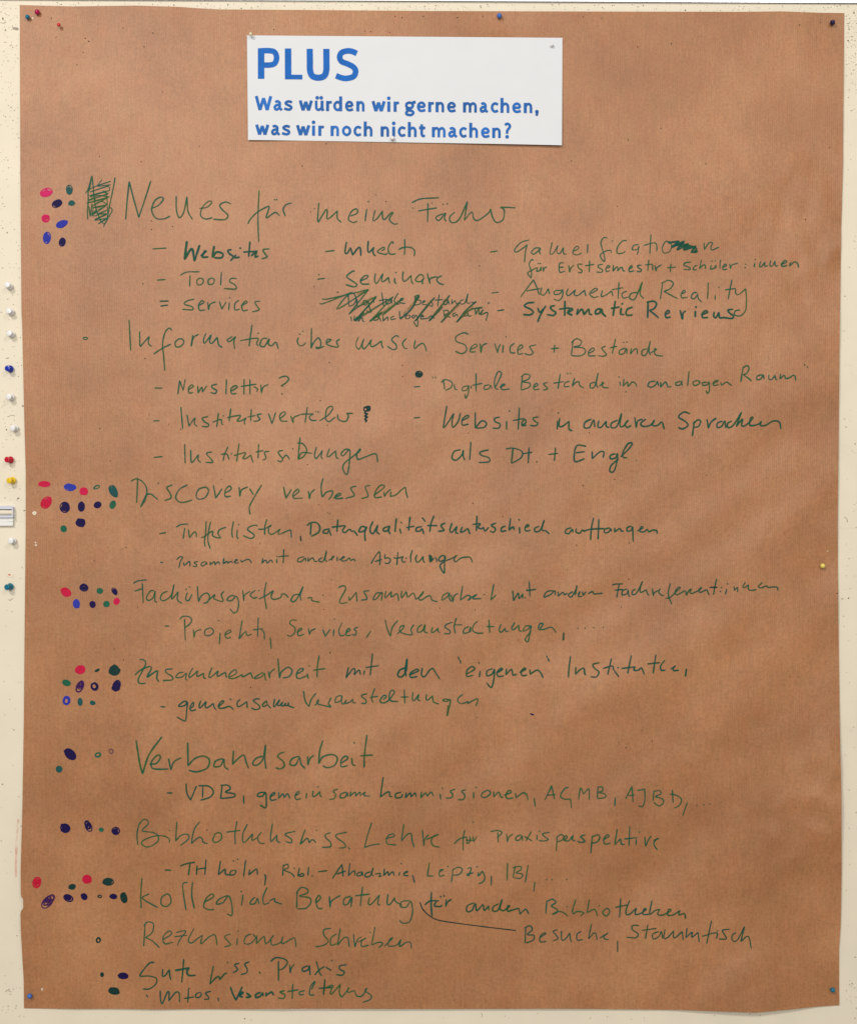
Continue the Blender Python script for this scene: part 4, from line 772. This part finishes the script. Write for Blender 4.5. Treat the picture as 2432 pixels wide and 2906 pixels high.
NAMES = {'line': 'handwritten_line', 'scribble': 'crossed_out_scribble', 'mark': 'pen_mark'}
def ink_part(kind, label, rows):
    mb_ = MB()
    keys, k = [], 0
    for reg, width, ink, txt in rows:
        ox, oy, sc = REG[reg]
        if ink not in keys:
            keys.append(ink)
        mi = keys.index(ink)
        for pts in parse(txt):
            k += 1
            eps = 0.00026 + 0.000004 * (k % 45) + (0.00012 if ink == 'y' else 0)
            q = [(ox + x / sc, oy + y / sc, s) for x, y, s in pts]
            if len(q) == 1:
                disc(mb_, q[0][0], q[0][1], width * 0.58, width * 0.5, 0.4, paper_h, eps, mi, 9, 0.2, k)
            else:
                ribbon(mb_, cat_rom(q, 2.2), width * 0.94, paper_h, eps, True, mi, 0.16, k * 1.37)
    mb_.build(NAMES[kind], [M[i] for i in keys], poster, label)

cur = None
for ln in STROKES.strip().split('\n'):
    ln = ln.strip()
    if not ln or ln.startswith('#'):
        continue
    if ln.startswith('@'):
        if cur:
            ink_part(*cur)
        kind, label = ln[1:].split('|')
        cur = (kind, label, [])
    else:
        head, txt = ln.split(':', 1)
        reg, w, ink = head.split()
        if reg[0] == '[' and reg not in REG:
            x0, y0, wpx, *full = [float(q) for q in reg[1:-1].split(',')]
            REG[reg] = (x0, y0, (full[0] if full else 1757) / wpx)
        cur[2].append((reg, float(w), ink, txt))
ink_part(*cur)

# voting dots: region, ink, centre, radii, rotation (deg), style
# f filled, h filled with a paper-coloured gap, o open ring, s loose scribble
DOTS = '''
A p 288 142 42 27 -20 h|A t 432 125 20 32 0 h|A n 355 213 35 23 -28 h|A t 446 209 20 17 0 f|A p 283 305 27 27 -30 s|A b 385 340 40 22 -25 f|A b 292 425 23 40 5 h|A n 388 452 20 28 12 h
D e 532 175 19 11 0 o|E k 854 398 24 21 0 h
G r 277 117 41 18 2 f|G b 435 137 37 23 8 f|G r 523 163 27 24 20 f|G e 603 137 27 13 -22 o|G t 707 163 24 42 -28 f|G r 288 232 32 43 32 h|G n 403 262 33 36 0 h|G n 505 258 22 32 0 f|G n 608 247 24 19 -25 h|G e 703 247 19 27 22 f|G n 503 360 32 26 10 f|G e 397 398 20 22 -20 s
G r 412 794 36 27 32 f|G n 525 765 29 26 20 s|G e 622 786 20 18 0 f|G n 714 789 15 25 -38 s|G r 726 849 20 23 20 s|G b 476 866 23 30 0 f|G n 577 869 18 22 -20 h|G e 663 866 20 19 20 f
J r 500 397 35 28 -10 f|J k 605 402 17 6 -28 f|J k 713 402 36 34 0 f|J e 415 480 28 18 20 h|J v 498 500 25 44 25 s|J n 588 502 25 30 -25 o|J n 725 498 25 39 20 f|J b 414 591 25 31 5 o|J t 499 600 14 26 -3 f|J t 577 605 18 13 10 f
M n 438 178 46 28 42 h|M e 610 182 23 18 -15 o|M w 693 160 18 19 0 o|M t 368 273 20 21 0 f|M n 405 640 34 30 35 f|M n 545 625 22 40 -25 s|M e 631 649 14 12 0 h|M n 722 657 26 25 0 h
P r 230 99 29 38 6 s|P r 542 79 29 29 0 f|P k 449 127 22 17 -12 f|P k 675 95 37 23 0 h|P v 300 212 30 58 42 s|P n 425 197 33 22 22 h|P n 523 187 19 23 -25 f|P k 622 187 16 11 0 o|P n 706 187 24 16 5 f|P k 771 195 21 36 -15 f|P k 613 460 17 21 15 o|P k 635 674 10 14 0 s|P n 767 682 35 20 3 f|P k 712 779 36 24 8 f
'''
WORD = {'p': 'magenta', 't': 'teal', 'n': 'dark navy', 'b': 'blue', 'e': 'green', 'k': 'dark teal', 'r': 'red', 'v': 'purple', 'w': 'faded brown'}
STY = {'f': 'filled', 'h': 'roughly filled', 'o': 'ring shaped', 's': 'scribbled'}
k = 0
for row in DOTS.strip().split('\n'):
    for it in row.split('|'):
        reg, ink, cx, cy, rx, ry, rot, sty = it.split()
        ox, oy, sc = REG[reg]
        cx, cy = ox + float(cx) / sc, oy + float(cy) / sc
        rx, ry, rot = float(rx) / sc, float(ry) / sc, math.radians(float(rot))
        k += 1
        r_ = random.Random(k * 31)
        mb_ = MB()
        def ell(f, t, dx=0.0, dy=0.0):
            ex, ey = rx * f * math.cos(t) + dx * rx, ry * f * math.sin(t) + dy * ry
            return (cx + ex * math.cos(rot) - ey * math.sin(rot), cy + ex * math.sin(rot) + ey * math.cos(rot))
        def loop_(f, turns, w, dx, dy, grow=0.0, eps=0.0003):
            t0 = r_.uniform(0, 6.28)
            nn = int(16 * turns)
            pts = []
            for i in range(nn + 1):
                t = t0 + 2 * math.pi * turns * i / nn
                ff = f * (1 - grow * i / nn) * (1 + 0.07 * noise.noise((i * 0.3, k * 1.1, 0)))
                pts.append((*ell(ff, t, dx, dy), False))
            ribbon(mb_, cat_rom(pts, 1.6), w, paper_h, eps, True, 0, 0.2, k)
        if sty == 'f':
            disc(mb_, cx, cy, rx * 0.93, ry * 0.93, rot, paper_h, 0.00028, 0, 26, 0.26, k * 0.77)
            loop_(0.88, 1.2, 3.0, r_.uniform(-.06, .06), r_.uniform(-.06, .06), 0.05, 0.00034)
        elif sty == 'h':
            loop_(0.90, 1.3, 3.4, 0, 0, 0.04, 0.00034)
            a = r_.choice([-0.9, -0.6, 0.5, 2.4])
            f = r_.choice([0.74, 0.80, 0.86])
            disc(mb_, *ell(0.10, a + math.pi), rx * f, ry * f, rot, paper_h, 0.00028, 0, 22, 0.22, k * 0.5)
        elif sty == 'o':
            loop_(0.82, 2.6, max(2.4, 0.42 * min(rx, ry)), 0, 0, 0.34)
        else:
            for q in range(5):
                loop_(0.88 - 0.15 * q, 1.15, 2.9, r_.uniform(-.16, .16), r_.uniform(-.16, .16), 0.1, 0.00028 + 0.00004 * q)
            zz = []
            for q in range(9):
                zz.append((*ell(0.72, (-0.8 if q % 2 else 2.4) + q * 0.13), q % 2 == 0))
            ribbon(mb_, cat_rom(zz, 1.6), 2.6, paper_h, 0.00046, True, 0, 0.2, k)
        mb_.build('voting_dot', M[ink], poster, f'{STY[sty]} {WORD[ink]} felt pen dot')

# ------------------------------------------------------------------ the title card
card = root('title_card', P(1150, 404, 0.002), 'white card with bold blue printed heading and question pinned on the brown paper', 'card')
def card_px(u, v):
    t = Vector(CARD_TL).lerp(Vector(CARD_TR), u)
    bq = Vector(CARD_BL).lerp(Vector(CARD_BR), u)
    bq.y += 1.6 * sstep(0.0, 0.5, u) * (1 - sstep(0.5, 1.0, u)) + (-2.2 * math.sin(math.pi * u))
    q = t.lerp(bq, v)
    return q.x, q.y
cm = MB()
NU, NV = 90, 32
vs, fs = [], []
for j in range(NV + 1):
    for i in range(NU + 1):
        x, y = card_px(i / NU, j / NV)
        vs.append(P(x, y, card_h(x, y)))
for j in range(NV):
    for i in range(NU):
        a = j * (NU + 1) + i
        fs.append((a, a + NU + 1, a + NU + 2, a + 1))
cm.add(vs, fs, 0, True)
loop = [i for i in range(NU + 1)] + [j * (NU + 1) + NU for j in range(1, NV + 1)] + \
       [NV * (NU + 1) + i for i in range(NU - 1, -1, -1)] + [j * (NU + 1) for j in range(NV - 1, 0, -1)]
rimv = [vs[k] for k in loop] + [vs[k] + Vector((0, 0.00016, 0)) for k in loop]
n = len(loop)
cm.add(rimv, [(k, (k + 1) % n, n + (k + 1) % n, n + k) for k in range(n)])
cm.build('sheet', M['card'], card)

# printed lettering: each letter drawn as bold strokes (u across the letter, y in hundredths of x-height)
def arc(pts):
    return [(u, y, False) for u, y in pts]
def ln_(*pts):
    return [(u, y, True) for u, y in pts]
OV = [(0.5, 88), (0.14, 76), (0, 50), (0.14, 24), (0.5, 12), (0.86, 24), (1, 50), (0.86, 76), (0.5, 88), (0.3, 84)]
ARCH = [(0, 58), (0.22, 78), (0.58, 87), (0.9, 77), (1, 55), (1, 30), (1, 0)]
GL = {
    'W': [ln_((0, 137), (0.25, 4)), ln_((0.25, 4), (0.5, 118)), ln_((0.5, 118), (0.75, 4)), ln_((0.75, 4), (1, 137))],
    'w': [ln_((0, 99), (0.26, 4)), ln_((0.26, 4), (0.5, 88)), ln_((0.5, 88), (0.74, 4)), ln_((0.74, 4), (1, 99))],
    'a': [arc([(0.08, 80), (0.42, 89), (0.78, 78), (0.82, 58), (0.82, 28), (1.7, 4)]), arc([(0.82, 55), (0.45, 54), (0.08, 44), (0.0, 28), (0.14, 12), (0.45, 13), (0.82, 30)])],
    's': [arc([(1.4, 80), (0.6, 89), (0.16, 82), (0.06, 68), (0.4, 55), (0.86, 43), (0.98, 26), (0.6, 11), (-0.8, 20)])],
    'u': [arc([(0, 99), (0, 40), (0.1, 19), (0.4, 12), (0.78, 22), (1, 42)]), ln_((1, 99), (1, 12)), ln_((1, 26), (1.7, 2))],
    'r': [ln_((0, 97), (0, 0)), arc([(0, 56), (0.4, 80), (1.9, 86)])],
    'd': [arc(OV), ln_((1, 142), (1, 0))],
    'e': [arc([(0.03, 50), (0.5, 50), (0.98, 50)]), arc([(0.99, 50), (0.88, 78), (0.5, 89), (0.12, 76), (0, 50), (0.14, 22), (0.5, 11), (1.5, 19)])],
    'n': [ln_((0, 97), (0, 0)), arc(ARCH)],
    'i': [ln_((0, 97), (0, 0)), (0, 128)],
    'h': [ln_((0, 142), (0, 0)), arc(ARCH)],
    'c': [arc([(1.7, 78), (0.62, 89), (0.16, 76), (0, 50), (0.16, 24), (0.6, 11), (1.7, 21)])],
    'o': [arc(OV)],
    't': [arc([(0.38, 122), (0.38, 70), (0.38, 30), (0.62, 13), (1.9, 12)]), ln_((-1, 87), (2, 87))],
    'm': [ln_((0, 97), (0, 0)), arc([(u * 0.5, y) for u, y in ARCH]), arc([(0.5 + u * 0.5, y) for u, y in ARCH])],
    'g': [arc([(0.42, 89), (0.08, 80), (0.0, 62), (0.1, 44), (0.42, 36), (0.74, 44), (0.84, 62), (0.74, 80), (0.42, 89), (0.25, 87)]), ln_((0.72, 84), (2, 97)),
          arc([(0.2, 42), (0.08, 28), (0.2, 16), (0.7, 10), (0.9, -6), (0.75, -24), (0.4, -30), (0.05, -22), (0.0, -6), (0.18, 8)])],
    ',': [(0.5, 14), arc([(0.62, 16), (0.55, -6), (0.1, -24)])],
    '?': [arc([(0.0, 124), (0.4, 137), (0.9, 126), (0.92, 104), (0.52, 78), (0.42, 62), (0.42, 42)]), (0.42, 13)],
}
def print_line(name, text, spans, base, xh, stem, label):
    """spans: photo-pixel left and right edge of every letter; base(x): baseline"""
    mb_ = MB()
    k = 0
    for ch, (l, r) in zip([c for c in text if c != ' '], spans):
        base_ch = {'ü': 'u'}.get(ch, ch)
        hw = stem / 2
        narrow = base_ch in 'i'
        lo_, hi_ = (0.5 * (l + r), 0.5 * (l + r)) if narrow else (l + hw, r - hw)
        def X(u):
            return lo_ + u * hw if u < 0 else (hi_ + (u - 1) * hw if u > 1 else lo_ + u * (hi_ - lo_))
        Y = lambda x, y: base(x) - y * xh / 100
        gl = list(GL[base_ch])
        if ch == 'ü':
            gl += [(0.18, 126), (0.86, 126)]
        for st in gl:
            k += 1
            eps = 0.00036 + 0.000005 * (k % 30)
            if isinstance(st, tuple):
                x = X(st[0])
                disc(mb_, x, Y(x, st[1]), stem * 0.62, stem * 0.62, 0, card_h, eps, 0, 20)
            else:
                pts = [(X(u), Y(X(u), y), False) for u, y, s in st]
                straight = len(pts) == 2
                ribbon(mb_, cat_rom(pts, 1.5), stem * (1.0 if straight else 0.86), card_h, eps, False, 0, 0.0)
    mb_.build(name, M['print'], card, label)

def spn(txt, ox):
    return [(ox + float(a) / 3.9044, ox + float(b) / 3.9044) for a, b in (t.split('-') for t in txt.split())]
L1 = spn('90-284 295-395 412-512 576-735 754-852 880-945 957-1058 1088-1187 1215-1308 1383-1540 1558-1592 1628-1690', 700) + \
     spn('112-232 244-348 371-436 453-550 578-682 757-912 938-1033 1062-1150 1172-1272 1300-1405 1430-1526 1553-1598', 1120)
L2 = spn('94-252 268-368 388-488 546-706 724-758 794-858 930-1025 1053-1162 1182-1272 1297-1396 1484-1580 1612-1646', 700) + \
     spn('32-122 146-245 270-338 412-566 590-692 712-800 826-925 954-1058 1080-1177 1205-1295', 1120)
b1f = lambda x: 312.0 + (x - 740) * (7.6 / 770)
b2f = lambda x: 382.0 + (x - 740) * (8.6 / 690)
print_line('printed_line', 'Was würden wir gerne machen,', L1, b1f, 29.8, 8.5, 'blue printed line reading "Was würden wir gerne machen,"')
print_line('printed_line', 'was wir noch nicht machen?', L2, b2f, 29.8, 8.5, 'blue printed line reading "was wir noch nicht machen?"')
big = MB()
def bigs(txt, w, k):
    pts = []
    for t in txt.split():
        a, b = t.rstrip('!').split(',')
        pts.append((690 + float(a) / 4.3925, 100 + float(b) / 4.3925, t.endswith('!')))
    ribbon(big, cat_rom(pts, 1.2), w / 4.3925, card_h, 0.00036 + 0.00001 * k, False, 0, 0.0)
bigs('224,155 224,536', 80, 0)
bigs('222,186 330,186 392,204 417,272 392,344 330,364 222,364', 68, 1)
bigs('560,158 561,543', 80, 2)
bigs('524,513 738,515', 58, 3)
bigs('830,162 832,330 834,430 862,500 935,523 1010,500 1036,430 1038,330 1037,163', 77, 4)
bigs('1416,220 1362,196 1300,188 1228,210 1203,265 1228,320 1300,350 1372,388 1402,440 1376,506 1290,531 1220,522 1158,497', 70, 5)
big.build('printed_heading', M['printbig'], card, 'large blue printed heading "PLUS"')

# ------------------------------------------------------------------ pins
def lathe(profile, n=28):
    """profile of (radius, distance along -Y)"""
    vs, fs = [], []
    for r, d in profile:
        for i in range(n):
            t = 2 * math.pi * i / n
            vs.append(Vector((r * math.cos(t), -d, r * math.sin(t))))
    for j in range(len(profile) - 1):
        for i in range(n):
            a, b = j * n + i, j * n + (i + 1) % n
            fs.append((a, a + n, b + n, b))
    fs.append(tuple(range(n)))
    fs.append(tuple((len(profile) - 1) * n + i for i in range(n))[::-1])
    return vs, fs

PUSH = [(0.0008, 0.0024), (0.0034, 0.0025), (0.0041, 0.0030), (0.0042, 0.0036), (0.0039, 0.0042), (0.0030, 0.0047), (0.0026, 0.0056),
        (0.0026, 0.0072), (0.0029, 0.0090), (0.0033, 0.0102), (0.0035, 0.0109), (0.0034, 0.0115), (0.0029, 0.0118), (0.0012, 0.0119)]
def ball_profile(r, l, d0):
    out = []
    for i in range(13):
        t = -math.pi / 2 + math.pi * i / 12
        out.append((max(0.00025, r * math.cos(t)), d0 + l + l * math.sin(t)))
    return out

def mesh_of(name, vs, fs, m, smooth=True):
    me = bpy.data.meshes.new(name)
    me.from_pydata([tuple(v) for v in vs], [], fs)
    me.materials.append(m)
    me.polygons.foreach_set('use_smooth', [smooth] * len(fs))
    me.update()
    bm = bmesh.new()
    bm.from_mesh(me)
    bmesh.ops.recalc_face_normals(bm, faces=bm.faces)
    bm.to_mesh(me)
    bm.free()
    return me

NEEDLE = mesh_of('needle', *lathe([(0.0001, -0.0060), (0.00045, -0.0045), (0.00048, 0.0034)], 10), M['steel'])
push_mesh, ball_mesh = {}, {}
def place_pin(kind, colour, px, py, hsurf, tilt, label, group, r=0.003, l=0.0032, d0=0.0012):
    """px, py: where the needle meets the surface; tilt: (sideways, upward) lean in degrees"""
    cat, name = ('push pin', 'push_pin') if kind == 'push' else ('ball pin', 'ball_pin')
    t = root(name, P(px, py, hsurf), label, cat, group)
    t.rotation_euler = (math.radians(-tilt[1]), 0, math.radians(tilt[0]))
    if kind == 'push':
        if colour not in push_mesh:
            push_mesh[colour] = mesh_of('head', *lathe(PUSH), PIN[colour])
        me = push_mesh[colour]
    else:
        key = (colour, r, l, d0)
        if key not in ball_mesh:
            ball_mesh[key] = mesh_of('head', *lathe(ball_profile(r, l, d0), 24), PIN[colour])
        me = ball_mesh[key]
    h = bpy.data.objects.new('head', me)
    COL.objects.link(h)
    h.parent = t
    nd = bpy.data.objects.new('needle', NEEDLE)
    COL.objects.link(nd)
    nd.parent = t
    if kind == 'ball' and d0 > 0.002:
        nd.scale = (0.8, (d0 + 0.0005) / 0.0034, 0.8)
    return t

G1 = 'push pins in the board margin left of the paper'
place_pin('push', 'white', 30, 814, 0, (-4, 5), 'white push pin at the top of the column left of the paper', G1)
place_pin('push', 'white', 34, 887, 0, (-3, 4), 'white push pin second from the top of the left column', G1)
place_pin('push', 'white', 36, 950, 0, (-5, 4), 'white push pin directly above the blue push pin', G1)
place_pin('push', 'blue', 32, 1047, 0, (-6, -1), 'blue push pin between white ones left of the paper', G1)
place_pin('push', 'white', 35, 1127, 0, (-6, -1), 'white push pin directly below the blue push pin', G1)
place_pin('push', 'white', 46, 1215, 0, (-6, -3), 'white push pin nearest the paper, below a peeled paint curl', G1)
place_pin('push', 'red', 34, 1305, 0, (-14, 0), 'red push pin directly above the yellow push pin', G1)
place_pin('push', 'yellow', 40, 1363, 0, (-14, -2), 'yellow push pin between red push pin and chrome bracket', G1)
place_pin('push', 'white', 40, 1535, 0, (-5, 1), 'white push pin below the chrome bracket', G1)
place_pin('push', 'teal', 33, 1664, 0, (-12, -3), 'teal push pin lowest in the column left of the paper', G1)

G2 = 'small ball pins holding the brown paper'
def pp(x, y):
    return paper_h(x, y)
place_pin('ball', 'teal', 83, 53, pp(83, 53), (-10, 14), 'dark teal ball pin at the top left paper corner', G2, 0.0027, 0.0032, 0.0014)
place_pin('ball', 'magenta', 110, 38, pp(110, 38), (-8, 10), 'dark magenta ball pin beside the teal one at the top left', G2, 0.0031, 0.0034, 0.0010)
place_pin('ball', 'scarlet', 176, 80, pp(176, 80), (-18, 20), 'scarlet ball pin standing out on its needle near the top left', G2, 0.0022, 0.0023, 0.0050)
place_pin('ball', 'midblue', 1417, 48, pp(1417, 48), (-2, 5), 'blue ball pin on the top edge right of the white card', G2, 0.0030, 0.0032, 0.0014)
place_pin('ball', 'navy', 2358, 68, pp(2358, 68), (6, 8), 'navy black ball pin at the top right paper corner', G2, 0.0030, 0.0038, 0.0012)
place_pin('ball', 'paleyellow', 2331, 1607, pp(2331, 1607), (3, 8), 'pale yellow ball pin on the right side of the paper', G2, 0.0030, 0.0031, 0.0016)
place_pin('ball', 'midblue', 88, 2824, pp(88, 2824), (-5, -4), 'blue ball pin at the bottom left paper corner', G2, 0.0030, 0.0032, 0.0012)
place_pin('ball', 'teal', 2359, 2808, pp(2359, 2808), (5, 2), 'teal ball pin at the bottom right paper corner', G2, 0.0030, 0.0034, 0.0010)
G3 = 'white ball pins holding the white card'
place_pin('ball', 'cream', 714.5, 108, card_h(714, 108), (-4, 26), 'cream ball pin raised on its needle at the card top left', G3, 0.0021, 0.0022, 0.0052)
place_pin('ball', 'white', 1565, 130, card_h(1565, 130), (2, 10), 'white ball pin at the top right corner of the card', G3, 0.0021, 0.0023, 0.0012)
place_pin('ball', 'white', 1114, 394, card_h(1114, 394), (-2, 4), 'white ball pin under the word nicht on the card', G3, 0.0027, 0.0028, 0.0012)
